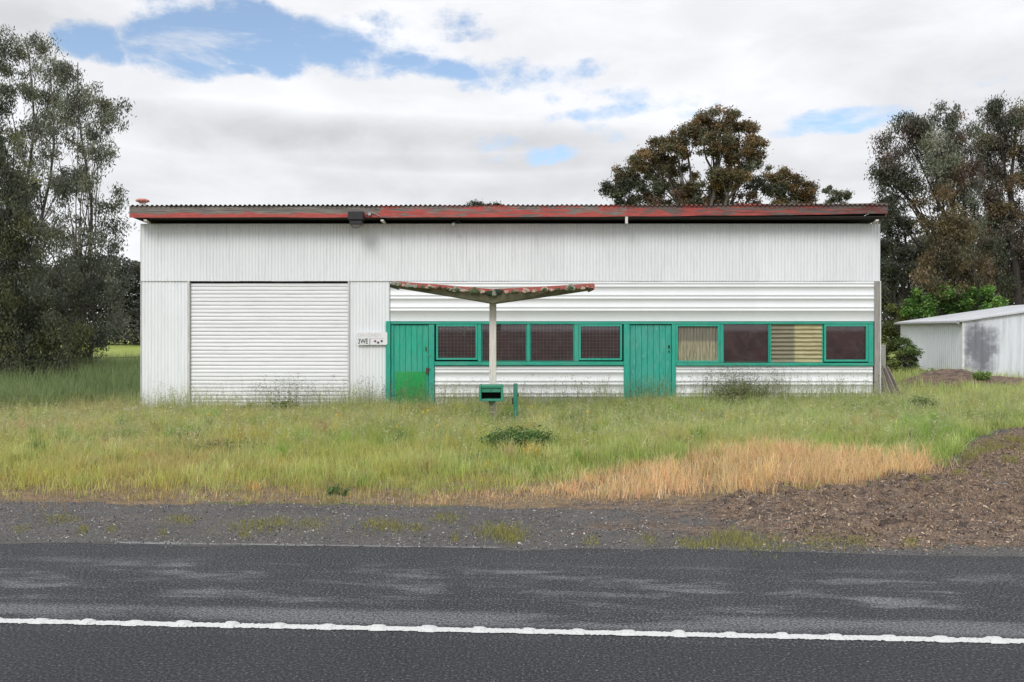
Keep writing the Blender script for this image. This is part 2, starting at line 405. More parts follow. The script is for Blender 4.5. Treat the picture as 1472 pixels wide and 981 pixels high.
def fascia_mat(name, split, dark):
    """flaking red paint over silvered boards; split raises the bare strip, dark browns it"""
    m, t, b, _ = mat(name); p = t.pos(); x, y, z = t.sep(p)
    n = t.noise(t.scale(p, (.9, 5, 9)), 1.7, 8, .66)
    zz = t.math('ADD', t.math('MULTIPLY', t.math('SUBTRACT', z, 4.38), split), n)
    bare = t.ramp(zz, .505, .545)
    red = t.mix(t.ramp(t.noise(t.scale(p, (2, 9, 14)), 2.0, 5), .3, .7), (.47, .085, .068), (.36, .055, .046))
    red = t.mix(t.ramp(t.noise(p, 3.5, 6, .7), .62, .74), red, (.60, .24, .20))
    wood = t.mix(t.ramp(t.noise(t.scale(p, (1, 20, 26)), 3.0, 5), .35, .65), (.25, .22, .19), (.10, .085, .075))
    if dark:
        dk = t.ramp(t.math('ADD', t.math('MULTIPLY', x, .035), t.noise(t.scale(p, (.8, 8, 16)), 1.5, 7, .66)), .62, .82)
        red = t.mix(dk, red, (.105, .040, .036)); wood = t.mix(.6, wood, (.10, .06, .055))
    t.put(b.inputs['Base Color'], t.mix(bare, red, wood)); b.inputs['Roughness'].default_value = .6
    bump(t, b, t.math('SUBTRACT', n, t.math('MULTIPLY', bare, .3)), .006, .7)
    return m
M_FA = fascia_mat('flaking_red_fascia_greyed', 2.6, False)
M_FB = fascia_mat('flaking_red_fascia', .25, False)
M_FC = fascia_mat('flaking_red_fascia_browned', .3, True)

def roof_mat():
    m, t, b, _ = mat('weathered_roof_iron'); p = t.pos()
    n = t.ramp(t.noise(p, 2.5, 7, .65), .4, .65)
    t.put(b.inputs['Base Color'], t.mix(n, (.40, .40, .40), (.26, .20, .17))); b.inputs['Roughness'].default_value = .6; b.inputs['Metallic'].default_value = .2
    return m
M_ROOF = roof_mat()
def shedroof_mat():
    m, t, b, _ = mat('pale_shed_roof_iron'); p = t.pos()
    t.put(b.inputs['Base Color'], t.mix(t.ramp(t.noise(p, 1.5, 5), .4, .65), (.60, .62, .64), (.50, .51, .52))); b.inputs['Roughness'].default_value = .5
    return m
M_SROOF = shedroof_mat()

def fibre_mat(name, c1, c2, axis, dark_lo, dark_hi, dark_axis, flip=False):
    """stained translucent fibreglass sheet"""
    m, t, b, _ = mat(name); p = t.pos(); x, y, z = t.sep(p)
    n = t.noise(t.scale(p, (12, 12, 1.5) if axis == 'z' else (1.5, 12, 12)), 2.6, 6, .65)
    c = t.mix(t.ramp(n, .35, .68), c1, c2)
    v = x if dark_axis == 'x' else z
    d = t.ramp(t.math('ADD', v, t.math('MULTIPLY', t.noise(p, 3, 3), .02)), dark_lo, dark_hi)
    if flip: d = t.math('SUBTRACT', 1.0, d)
    c = t.mix(t.math('MULTIPLY', d, .62), c, (.105, .10, .095))
    c = t.mix(t.math('MULTIPLY', t.ramp(t.noise(p, 14, 6, .7), .55, .75), .5), c, (.13, .11, .07))
    t.put(b.inputs['Base Color'], c); b.inputs['Roughness'].default_value = .5
    return m
def fz(py, Y=WY): return CH + (HY - py) / F * Y
def fx(px, Y=WY): return (px - CX) / F * Y
M_FIB1 = fibre_mat('brown_fibreglass_sheet', (.40, .37, .24), (.20, .185, .13), 'z', fz(493), fz(488), 'z')
M_FIB2 = fibre_mat('yellow_fibreglass_sheet', (.47, .42, .24), (.31, .275, .15), 'x', fx(1145), fx(1141), 'x')

def glass_mat():
    m, t, b, out = mat('dusty_window_glass')
    tr = t.new('ShaderNodeBsdfTransparent'); tr.inputs[0].default_value = (.86, .85, .86, 1)
    gl = t.new('ShaderNodeBsdfGlossy'); gl.inputs['Roughness'].default_value = .03
    fr = t.new('ShaderNodeFresnel'); fr.inputs[0].default_value = 1.5
    mx = t.new('ShaderNodeMixShader'); t.put(mx.inputs[0], t.math('MULTIPLY', fr.outputs[0], 1.7, clamp=True)); t.l.new(tr.outputs[0], mx.inputs[1]); t.l.new(gl.outputs[0], mx.inputs[2])
    df = t.new('ShaderNodeBsdfDiffuse'); df.inputs[0].default_value = (.45, .42, .38, 1)
    mx2 = t.new('ShaderNodeMixShader'); t.put(mx2.inputs[0], t.ramp(t.noise(t.pos(), 5.0, 7, .7), .42, .75, .01, .07)); t.l.new(mx.outputs[0], mx2.inputs[1]); t.l.new(df.outputs[0], mx2.inputs[2])
    t.l.new(mx2.outputs[0], out.inputs[0])
    return m
M_GLASS = glass_mat()

def leaf_mat(name, trans=.28, rough=.5):
    m, t, b, out = mat(name)
    c = t.attr(); b.inputs['Roughness'].default_value = rough; t.put(b.inputs['Base Color'], c)
    b.inputs['Specular IOR Level'].default_value = .35
    tr = t.new('ShaderNodeBsdfTranslucent'); t.put(tr.inputs[0], c)
    mx = t.new('ShaderNodeMixShader'); mx.inputs[0].default_value = trans
    t.l.new(b.outputs[0], mx.inputs[1]); t.l.new(tr.outputs[0], mx.inputs[2]); t.l.new(mx.outputs[0], out.inputs[0])
    return m
M_LEAF = leaf_mat('gum_leaf'); M_GRASS = leaf_mat('grass_blade', .38, .6); M_CHIP = leaf_mat('wood_chip', 0.0, .9)
def bark_mat(name, a, c):
    m, t, b, _ = mat(name); p = t.pos()
    t.put(b.inputs['Base Color'], t.mix(t.ramp(t.noise(t.scale(p, (4, 4, .9)), 2.2, 6, .65), .38, .64), a, c)); b.inputs['Roughness'].default_value = .85
    bump(t, b, t.noise(t.scale(p, (10, 10, 2)), 3, 5), .02, .6)
    return m
M_BARK = bark_mat('pale_gum_bark', (.15, .13, .11), (.065, .055, .05)); M_BARKD = bark_mat('dark_bark', (.055, .045, .04), (.025, .02, .02))

def ground_mat():
    m, t, b, _ = mat('verge_ground'); p = t.pos(); z = t.attr()
    r, g, bl = [t.new('ShaderNodeSeparateColor').outputs[0]] * 3
    sepc = t.new('ShaderNodeSeparateColor'); t.put(sepc.inputs[0], z); r, g, bl = sepc.outputs
    n1 = t.noise(p, 1.4, 6, .65); n2 = t.noise(p, 9, 6, .7); n3 = t.noise(p, 60, 4, .7); n4 = t.noise(p, 170, 2, .6)
    gravel = t.mix(t.ramp(n1, .35, .65), (.075, .071, .068), (.115, .108, .102))
    gravel = t.mix(t.ramp(n3, .40, .62), gravel, (.050, .047, .046)); gravel = t.mix(t.ramp(n4, .58, .70), gravel, (.34, .32, .30))
    sp = t.ramp(t.voro(p, 38), .16, .08); keep = t.ramp(t.noise(p, 23, 2), .50, .58)
    gravel = t.mix(t.math('MULTIPLY', sp, keep), gravel, (.50, .48, .46))
    soil = t.mix(t.ramp(n2, .35, .65), (.165, .108, .074), (.075, .047, .034)); soil = t.mix(t.ramp(n3, .50, .62), soil, (.27, .195, .135)); soil = t.mix(t.ramp(t.noise(t.scale(p, (1, 2.2, 1)), 26, 5, .75), .54, .66), soil, (.34, .26, .18)); soil = t.mix(t.ramp(t.noise(t.scale(p, (1, 2.4, 1)), 5, 6, .7), .50, .40), soil, (.060, .043, .035))
    litter = t.mix(t.ramp(n2, .35, .65), (.25, .165, .085), (.13, .10, .045)); litter = t.mix(t.ramp(n3, .5, .66), litter, (.34, .22, .12))
    green = t.mix(t.ramp(n2, .35, .65), (.085, .105, .028), (.16, .16, .055))
    jit = t.math('MULTIPLY', t.math('SUBTRACT', n2, .5), .8)
    c = t.mix(t.ramp(t.math('ADD', r, jit), .4, .6), green, gravel)
    c = t.mix(t.ramp(t.math('ADD', bl, jit), .4, .6), c, litter)
    c = t.mix(t.ramp(t.math('ADD', g, jit), .4, .6), c, soil)
    t.put(b.inputs['Base Color'], c); b.inputs['Roughness'].default_value = .9
    bump(t, b, t.math('ADD', n3, t.math('MULTIPLY', n4, .6)), .012, .9)
    return m
M_GROUND = ground_mat()
def road_mat():
    m, t, b, _ = mat('asphalt'); p = t.pos()
    q = t.new('ShaderNodeMapping'); q.inputs['Rotation'].default_value = (0, 0, -RA); t.put(q.inputs[0], t.add(p, (0, -EDGE[1], 0))); lp = q.outputs[0]
    x, v, z = t.sep(lp)
    n1 = t.noise(lp, 1.0, 5, .6); n2 = t.noise(p, 62, 4, .8); n3 = t.noise(p, 140, 2, .8)
    lane = t.ramp(v, -2.02, -2.05)                      # the newer, smoother lane beyond the painted line
    old = t.mix(t.ramp(n1, .3, .7), (.022, .0225, .025), (.036, .0365, .040)); new = t.mix(t.ramp(n1, .3, .7), (.024, .025, .028), (.032, .033, .037))
    c = t.mix(lane, old, new)
    agg = t.ramp(n2, .52, .64); c = t.mix(t.math('MULTIPLY', agg, t.math('SUBTRACT', 1.0, t.math('MULTIPLY', lane, .40))), c, (.19, .192, .202))
    c = t.mix(t.ramp(n2, .47, .36), c, (.009, .009, .011))
    c = t.mix(t.math('MULTIPLY', t.ramp(t.voro(p, 30), .13, .07), t.ramp(t.noise(p, 17, 2), .60, .64)), c, (.42, .41, .39))
    # dusty scuffs stretched along the road, strongest on the shoulder
    sc = t.ramp(t.noise(t.scale(lp, (.6, 3.0, 1)), 1.7, 8, .68, .5), .47, .62)
    shoulder = t.math('MULTIPLY', t.ramp(v, -.35, -.7), t.ramp(v, -1.62, -1.4)); shoulder = t.math('MULTIPLY', shoulder, t.ramp(n1, .35, .6))
    belt = t.math('MULTIPLY', t.ramp(v, -1.50, -1.62), t.ramp(v, -1.86, -1.76)); belt = t.math('MULTIPLY', belt, t.ramp(t.noise(t.scale(lp, (.5, 2, 1)), 1.6, 4), .34, .55))
    dust = t.math('MULTIPLY', t.math('MAXIMUM', t.math('MULTIPLY', sc, shoulder), t.math('MULTIPLY', belt, .8)), t.ramp(n2, .40, .58, .10, 1.0))
    c = t.mix(t.math('MULTIPLY', dust, .75), c, (.27, .27, .285))
    t.put(b.inputs['Base Color'], c); t.put(b.inputs['Roughness'], t.ramp(n2, .3, .7, .85, .7)); b.inputs['Specular IOR Level'].default_value = .3
    bump(t, b, t.math('ADD', n2, t.math('MULTIPLY', n3, .5)), .007, .9)
    return m
M_ROAD = road_mat()
def line_mat():
    m, t, b, _ = mat('road_paint'); p = t.pos()
    c = t.mix(t.ramp(t.noise(p, 70, 4, .75), .54, .66), (.58, .58, .57), (.27, .27, .27)); c = t.mix(t.math('MULTIPLY', t.ramp(t.noise(p, 3, 5), .5, .7), .3), c, (.60, .60, .58))
    t.put(b.inputs['Base Color'], c); b.inputs['Roughness'].default_value = .7
    bump(t, b, t.noise(p, 90, 3), .004, .7)
    return m
M_LINE = line_mat()
m, t, b, _ = mat('puddle_water'); b.inputs['Base Color'].default_value = (.05, .05, .055, 1); b.inputs['Roughness'].default_value = .08; M_WATER = m

# ------------------------------------------------------------------ ground, road
def axis(segs):
    out = [segs[0][0]]
    for a, b_, st in segs:
        n = max(1, int(round((b_ - a) / st))); out += list(np.linspace(a, b_, n + 1)[1:])
    return np.array(out)
gx = axis([(-900, -100, 80), (-100, -30, 7), (-30, -13, .5), (-13, 15, .09), (15, 32, .5), (32, 100, 7), (100, 900, 80)])
gy = axis([(-300, -10, 29), (-10, 6, 1.0), (6, 14, .07), (14, 26, .16), (26, 60, .9), (60, 140, 8), (140, 1500, 90)])
X, Y = np.meshgrid(gx, gy); Z = height(X, Y)
nx, ny = len(gx), len(gy)
idx = np.arange(nx * ny).reshape(ny, nx)
Fc = np.stack([idx[:-1, :-1], idx[:-1, 1:], idx[1:, 1:], idx[1:, :-1]], -1).reshape(-1, 4)
xr, yr = X.ravel(), Y.ravel(); ys = np.maximum(yr, 3)
mul = mulch(xr, ys)
gro = soft_poly(xr, ys, GRASS_OUT, 6, 60); near = (yr < 30)
px_, py_ = to_px(xr, ys)
grav = np.where(near, (1 - gro) * (1 - mul), 0.0)
vv_ = road_v(xr, yr)
lit = np.where(near, np.clip(.40 * smooth(.50, .66, fbm(xr * .9, yr * 2.2, 131)) * (vv_ > .2) * (vv_ < 3) + smooth(1.3, .8, np.abs(vv_ - 2.9)) * .8 * (py_ > 690) + soft_poly(xr, ys, STRAW, 6, 80), 0, 1), 0) * (1 - mul)
soilz = np.maximum(mul, np.exp(-(((xr - 12.3) / 1.7) ** 2 + ((yr - 24.4) / 1.2) ** 2)) * 1.3); soilz = np.maximum(soilz, np.exp(-(((xr - 15) / 2.8) ** 2 + ((yr - 23.3) / 1.3) ** 2)) * 1.3)
soilz = np.maximum(soilz, smooth(560, 900, px_) * smooth(705, 735, py_) * smooth(798, 780, py_) * .50 * (.5 + fbm(xr * 1.2, yr * 2.5, 130)))
cols = np.stack([grav, np.clip(soilz, 0, 1), lit], -1)
me = raw_mesh('ground', np.stack([xr, yr, Z.ravel()], -1), Fc, M_GROUND, True, cols)
tag(link('ground', me), kind='structure')

def to_world(u, v): return EDGE[0] + rd[0] * u + rn[0] * v, EDGE[1] + rd[1] * u + rn[1] * v
ux = axis([(-300, -12, 12), (-12, 12, .06), (12, 300, 12)])
vr = [-7.6, -4.0, -2.2, -1.0, -.3]
V = []; 
for u in ux:
    e = (fbm(np.array([u * 1.7]), np.array([1.0]), 7, 5)[0] - .5) * .16 + (fbm(np.array([u * .3]), np.array([3.0]), 8, 2)[0] - .5) * .2
    for v in vr: x, y = to_world(u, v); V.append((x, y, 0.0))
    x, y = to_world(u, e); V.append((x, y, -0.002)); x, y = to_world(u, e + .03); V.append((x, y, -0.05))
V = np.array(V); k = len(vr) + 2; n = len(ux); idx = np.arange(n * k).reshape(n, k)
Fc = np.stack([idx[:-1, :-1], idx[1:, :-1], idx[1:, 1:], idx[:-1, 1:]], -1).reshape(-1, 4)
road = tag(link('road', raw_mesh('road', V, Fc, M_ROAD, False)), kind='structure'); ORG['road'] = Vector((0, 0, 0))
# painted edge line with ragged sides and raised ribs
LV = LINE[1] - EDGE[1]
V = []
uu = axis([(-200, -9, 4), (-9, 9, .012), (9, 200, 4)])
for u in uu:
    j = rng.normal(0, .0045, 2)
    for s, v in ((-1, LV - .037 + j[0]), (1, LV + .037 + j[1])):
        x, y = to_world(u, v); V.append((x, y, .004))
n = len(uu); idx = np.arange(n * 2).reshape(n, 2)
Fc = np.stack([idx[:-1, 0], idx[1:, 0], idx[1:, 1], idx[:-1, 1]], -1)
line = link('edge_line', raw_mesh('edge_line', np.array(V), Fc, M_LINE), road)
ORG['edge_line'] = Vector((0, 0, 0))
rib = []
nu, nv = 9, 7
for i in range(nu):
    for j in range(nv):
        a = (i / (nu - 1) * 2 - 1); c = (j / (nv - 1) * 2 - 1)
        hgt = max(0, (1 - a ** 4) * (1 - c ** 4)) ** .6
        rib.append((a * .040, c * .048, hgt * .013 - .001))
idx = np.arange(nu * nv).reshape(nu, nv); Fr = np.stack([idx[:-1, :-1], idx[1:, :-1], idx[1:, 1:], idx[:-1, 1:]], -1).reshape(-1, 4)
rib_me = raw_mesh('raised_rib', np.array(rib), Fr, M_LINE, True)
u = -7.1
while u < 7.2:
    x, y = to_world(u, LV + .004); o = link('raised_rib', rib_me, line, (x, y, .004)); o.rotation_euler.z = RA + random.uniform(-.06, .06); o.scale = (random.uniform(.85, 1.25), random.uniform(.9, 1.05), random.uniform(.7, 1.2)); u += .2935 + random.uniform(-.008, .008)
# shallow water standing along the seal edge
for (pa, pb, wd, yy) in ((-3.35, -.75, .045, .02), (-.70, .05, .03, .03), (1.2, 1.95, .035, .03)):
    V = []; us = np.linspace(pa, pb, 60)
    for u in us:
        c = yy + .04 + (fbm(np.array([u * 1.3]), np.array([5.]), 33)[0] - .5) * .05
        h = wd * (.25 + 1.0 * fbm(np.array([u * 4.]), np.array([9.]), 35)[0]) * min(1, (u - pa) * 5 + .05, (pb - u) * 5 + .05)
        for s in (-1, 1): x, y = to_world(u, max(c + s * h, .0)); V.append((x, y, gz(x, y) + .003))
    idx = np.arange(120).reshape(60, 2); Fc = np.stack([idx[:-1, 0], idx[1:, 0], idx[1:, 1], idx[:-1, 1]], -1)
    tag(link('puddle', raw_mesh('puddle', np.array(V), Fc, M_WATER)), kind='structure')

# ================================================================== the shop building
GL, GR = -.50, -.30
XL, XR = fx(203), fx(1265)
YB = WY + 8.5
bld = empty('workshop_building', (0, WY, -.2), 'long low white corrugated iron workshop with red fascia and green doors, behind the grass', 'building')
def corr(name, m, parent, x0, x1, z0, z1, y, axis_='v', pitch=.076, amp=.0060, ns=8, rows=5, jit=.0, thick=False):
    """a wavy iron sheet in the plane y (faces -y); axis_ v = ribs upright, h = ribs level"""
    if axis_ == 'v': L0, L1, T0, T1 = x0, x1, z0, z1
    else: L0, L1, T0, T1 = z0, z1, x0, x1
    n = max(2, int(round((L1 - L0) / pitch * ns))) + 1
    l = np.linspace(L0, L1, n); tt = np.linspace(T0, T1, rows)
    Lg, Tg = np.meshgrid(l, tt)
    yy = y + np.sin(Lg / pitch * 2 * math.pi) * amp
    if jit: yy = yy + (fbm(Lg * 1.6, Tg * 1.6, 51) - .5) * jit
    P = np.stack([Lg, yy, Tg] if axis_ == 'v' else [Tg, yy, Lg], -1).reshape(-1, 3)
    idx = np.arange(rows * n).reshape(rows, n)
    q = np.stack([idx[:-1, :-1], idx[:-1, 1:], idx[1:, 1:], idx[1:, :-1]], -1).reshape(-1, 4)
    if axis_ == 'h': q = q[:, ::-1]
    c = P.mean(0); c[2] = P[:, 2].min()
    return link(name, raw_mesh(name, P - c, q, m, True), parent, c)
def ribbed(name, m, parent, x0, x1, z0, z1, y, centres, rows=6):
    """flat pans with small half-round ribs at the given heights"""
    prof = [(z0, 0.0)]
    for zc in sorted(centres):
        for k_ in range(-4, 5):
            a = k_ / 4 * math.pi / 2; zz_ = zc + .020 * math.sin(a)
            if z0 < zz_ < z1: prof.append((zz_, .0085 * math.cos(a)))
    prof.append((z1, 0.0)); prof.sort()
    xs = np.linspace(x0, x1, rows); P = []
    for x in xs:
        for z, o_ in prof: P.append((x, y - o_ + (float(vnoise(np.array([x * 2.]), np.array([z * 3.]), 4)[0]) - .5) * .004, z))
    P = np.array(P); k_ = len(prof); idx = np.arange(rows * k_).reshape(rows, k_)
    q = np.stack([idx[:-1, :-1], idx[1:, :-1], idx[1:, 1:], idx[:-1, 1:]], -1).reshape(-1, 4)
    c = P.mean(0); c[2] = z0
    o = link(name, raw_mesh(name, P - c, q, m, False), parent, c)
    return o

zt, zm = fz(322), fz(403)
# framing carcass behind the sheets (posts, rails, side and back walls)
mb = MB()
for px in (205, 268, 504, 556, 624, 903, 968, 1254): mb.box(fx(px) - .045, fx(px) + .045, WY + .06, WY + .15, GL, zt - .05)
mb.box(XL + .02, XR - .02, WY + .06, WY + .13, zm - .06, zm + .06); mb.box(XL + .02, XR - .02, WY + .06, WY + .13, zt - .16, zt - .06)
mb.build('wall_framing', M_DARKW, bld)
mb = MB(); mb.box(XL + .05, XR - .05, YB - .1, YB - .05, GL, 3.6); mb.box(XL + .04, XL + .06, WY + .16, YB - .11, GL, 3.75); mb.box(XR - .06, XR - .04, WY + .16, YB - .11, GL, 3.75); mb.box(XL + .07, XR - .07, WY + .2, YB - .12, GL, -.12)
mb.build('inner_lining', M_DARKROOM, bld)

wall_u = box('upper_wall', M_DARKW, bld, XL + .03, XR - .03, WY + .024, WY + .05, zm + .02, zt - .02, 0)
pit = .0765; wdt = pit * 10
x = XL; i = 0
while x < XR - .05:
    x1 = min(x + wdt, XR)
    corr('sheet', M_WALL, wall_u, x, x1 + (.02 if x1 < XR else 0), zm - .02 - random.uniform(0, .006), zt, WY - .012 - (.0030 if i % 2 else 0), pitch=pit, jit=.012)
    x = x1; i += 1
wall_l = box('lower_left_wall', M_DARKW, bld, XL + .03, fx(269), WY + .045, WY + .058, GL, zm - .03, 0)
x = XL
for x1 in (XL + .62, fx(270)):
    corr('sheet', M_WALL, wall_l, x, x1, GL - .05, zm - .012, WY + .014, pitch=pit * 1.02, jit=.02); x = x1 - .01
wall_m = box('wall_beside_green_door', M_DARKW, bld, fx(504), fx(556), WY + .045, WY + .058, GL, zm - .03, 0)
corr('sheet', M_WALL, wall_m, fx(503), fx(532), GL - .05, zm - .012, WY + .014, pitch=pit, jit=.012)
corr('sheet', M_WALL, wall_m, fx(531.5), fx(560), GL - .05, zm - .012, WY + .010, pitch=pit, jit=.012)
# level ribbed cladding over and under the windows
P_ = 17.35 * WY / F
cl = box('cladding_over_windows', M_DARKW, bld, fx(562), fx(1255), WY + .03, WY + .055, fz(461), zm - .03, 0)
over = [fz(409.5), fz(426.8), fz(444.1)]
cs = []
for c0 in over: cs += [c0 + .040, c0 - .040]
cuts = [561, 735, 905, 1085, 1256.5]
for k_ in range(4):
    ribbed('sheet', M_RIB, cl, fx(cuts[k_]), fx(cuts[k_ + 1]) + (.015 if k_ < 3 else 0), fz(462), zm - .012, WY + .002 - .002 * (k_ % 2), cs)
for (a, b_, lab) in ((625, 902, 'cladding_under_windows'), (970, 1254.5, 'cladding_under_windows')):
    c2 = box(lab, M_DARKW, bld, fx(a) + .02, fx(b_) - .02, WY + .03, WY + .055, GL, fz(527.5), 0)
    cs = []
    for q_ in (531.5, 549, 566.5, 584, 601): cs += [fz(q_) + .040 - .02, fz(q_) - .040 - .02]
    mid = (a + b_) / 2 + 12
    ribbed('sheet', M_RIB, c2, fx(a), fx(mid) + .015, GL - .05, fz(526.5), WY + .002, cs)
    ribbed('sheet', M_RIB, c2, fx(mid), fx(b_), GL - .05, fz(526.5), WY + .000, cs)
# side walls of iron
for nm, xx, s in (('left_side_wall', XL + .012, 1), ('right_side_wall', XR - .012, -1)):
    n_ = int(8.4 / pit * 6); ys_ = np.linspace(WY + .02, YB, n_); P = []
    for z_ in (0, 1):
        for y_ in ys_: P.append((xx + math.sin(y_ / pit * 2 * math.pi) * .0085, y_, GL - .05 if z_ == 0 else 4.15 - (y_ - WY) * .05))
    idx = np.arange(2 * n_).reshape(2, n_); q = np.stack([idx[0, :-1], idx[1, :-1], idx[1, 1:], idx[0, 1:]], -1)
    if s < 0: q = q[:, ::-1]
    P = np.array(P); c = P.mean(0); link('side_wall', raw_mesh('side_wall', P - c, q, M_WALL, True), bld, c)
# corner trims
box('corner_post', M_POSTG, bld, fx(1256.5), fx(1263.5), WY - .035, WY + .058, GL, zm - .022, .004, 'weathered bare grey timber corner post')
box('corner_flashing', M_PALEEDGE, bld, fx(1263.7), fx(1265.6), WY - .045, WY + .09, GL, zm - .022, .003)
box('corner_flashing', M_WHITEP, bld, XL - .012, XL - .004, WY - .02, WY + .08, GL, zt, .002)

# ---- roller door
dx0, dx1, dz1, dz0 = fx(273), fx(499.5), fz(405.5), GL + .05
rd_ = box('roller_door', M_DARKROOM, bld, dx0 - .02, dx1 + .02, WY + .16, WY + .19, GL, dz1 + .03, 0)
box('door_jamb', M_PALEEDGE, rd_, fx(269.5), dx0 - .005, WY - .012, WY + .14, GL, dz1 + .015, .004)
box('door_jamb', M_PALEEDGE, rd_, dx1 + .008, fx(502.7), WY - .012, WY + .14, GL, dz1 + .015, .004)
box('bottom_rail', M_GREYM, rd_, dx0 + .01, dx1 - .01, WY + .06, WY + .10, GL + .02, GL + .09, .005)
sl = .0887
prof = [(0.000, .018), (.005, .020), (.008, .008), (.014, .002), (.030, .000), (.050, .000), (.066, .0015), (.076, .004), (.083, .009), (.0885, .018)]
xs = np.linspace(0, dx1 - dx0, 14); variants = []
for vtt in range(4):
    P = []
    for x in xs:
        for z, o_ in prof: P.append((x, o_ + (float(vnoise(np.array([x * 2.2 + vtt * 9]), np.array([z * 20.]), 14)[0]) - .5) * .006, z + (float(vnoise(np.array([x * 1.2 + vtt * 5]), np.array([0.5]), 19)[0]) - .5) * .004))
    k_ = len(prof); idx = np.arange(len(xs) * k_).reshape(len(xs), k_)
    q = np.stack([idx[:-1, :-1], idx[1:, :-1], idx[1:, 1:], idx[:-1, 1:]], -1).reshape(-1, 4)
    variants.append(raw_mesh('slat', np.array(P), q, M_ROLL, False))
zz = dz1 - .03 - sl; i = 0
while zz > GL - .02:
    link('slat', variants[random.randrange(4)], rd_, (dx0, WY + .05, zz)); zz -= sl; i += 1

# ---- joinery helpers
def planked_door(parent, x0, x1, z0, z1, y, n_pl, m, label=None):
    d = box('door', M_DARKROOM, parent, x0 + .003, x1 - .003, y + .022, y + .04, z0, z1, 0, label)
    wv = (x1 - x0) / n_pl
    for k_ in range(n_pl):
        box('plank', m, d, x0 + k_ * wv + .003, x0 + (k_ + 1) * wv - .003, y - random.uniform(0, .003), y + .02, z0 + .01, z1 - .004, .004)
    return d
fr = MB()
# door 1
y0, y1 = WY - .05, WY + .05
df1 = box('door_frame', M_TEAL, bld, fx(555), fx(561.5), y0, y1 + .02, GL, fz(461.8), .006)
box('frame_post', M_TEAL, df1, fx(562), fx(566), WY + .0, WY + .056, GL, fz(466.8), .004)
box('frame_post', M_TEAL, df1, fx(616.5), fx(624.5), y0 + .005, y1 + .02, GL, fz(467), .006)
box('frame_head', M_TEALH, df1, fx(562), fx(1254.5), y0 + .015, y1 + .01, fz(466.2), fz(462.6), .004)
d1 = planked_door(bld, fx(566.4), fx(616), GL + .1, fz(467), WY + .012, 6, M_DOOR, 'teal planked door with a brighter green kick panel')
box('kick_panel', M_KICK, d1, fx(568.5), fx(612.5), WY - .001, WY + .006, GL + .18, fz(534.5), .002, 'bright green sheet over the lower half')
hd = MB(); hd.tube([(fx(617.2), WY - .03, fz(510.8)), (fx(617.2), WY - .062, fz(510.8))], .022, 12); hd.build('lock', M_LOCK, d1)
hd = MB(); hd.box(fx(612.5), fx(616.2), WY - .085, WY - .05, fz(538), fz(528.5), .012); hd.box(fx(614), fx(619), WY - .062, WY - .046, fz(531.6), fz(530.2), .003); hd.build('handle', M_RUSTY, d1)
mb = MB(); mb.box(fx(611.3), fx(613.2), WY - .006, WY + .01, fz(505), fz(499), .003); mb.build('keyhole_plate', M_RUSTY, d1)
# door 2
df2 = box('door_frame', M_TEAL, bld, fx(896.5), fx(905), y0 + .004, y1 + .02, GL, fz(466.5), .006)
box('frame_post', M_TEAL, df2, fx(965.3), fx(971), y0 + .004, y1 + .02, GL, fz(466.5), .006)
d2 = planked_door(bld, fx(905.4), fx(965), GL + .1, fz(466.8), WY + .012, 7, M_DOOR2, 'faded teal planked door with pale worn streaks')
mb = MB(); mb.box(fx(960.7), fx(962.6), WY - .012, WY + .01, fz(501), fz(496.5), .003); mb.build('latch', M_BLACK, d2)
box('keyhole', M_BLACK, d2, fx(960.9), fx(962.4), WY - .012, WY + .01, fz(507), fz(504.5), .003)

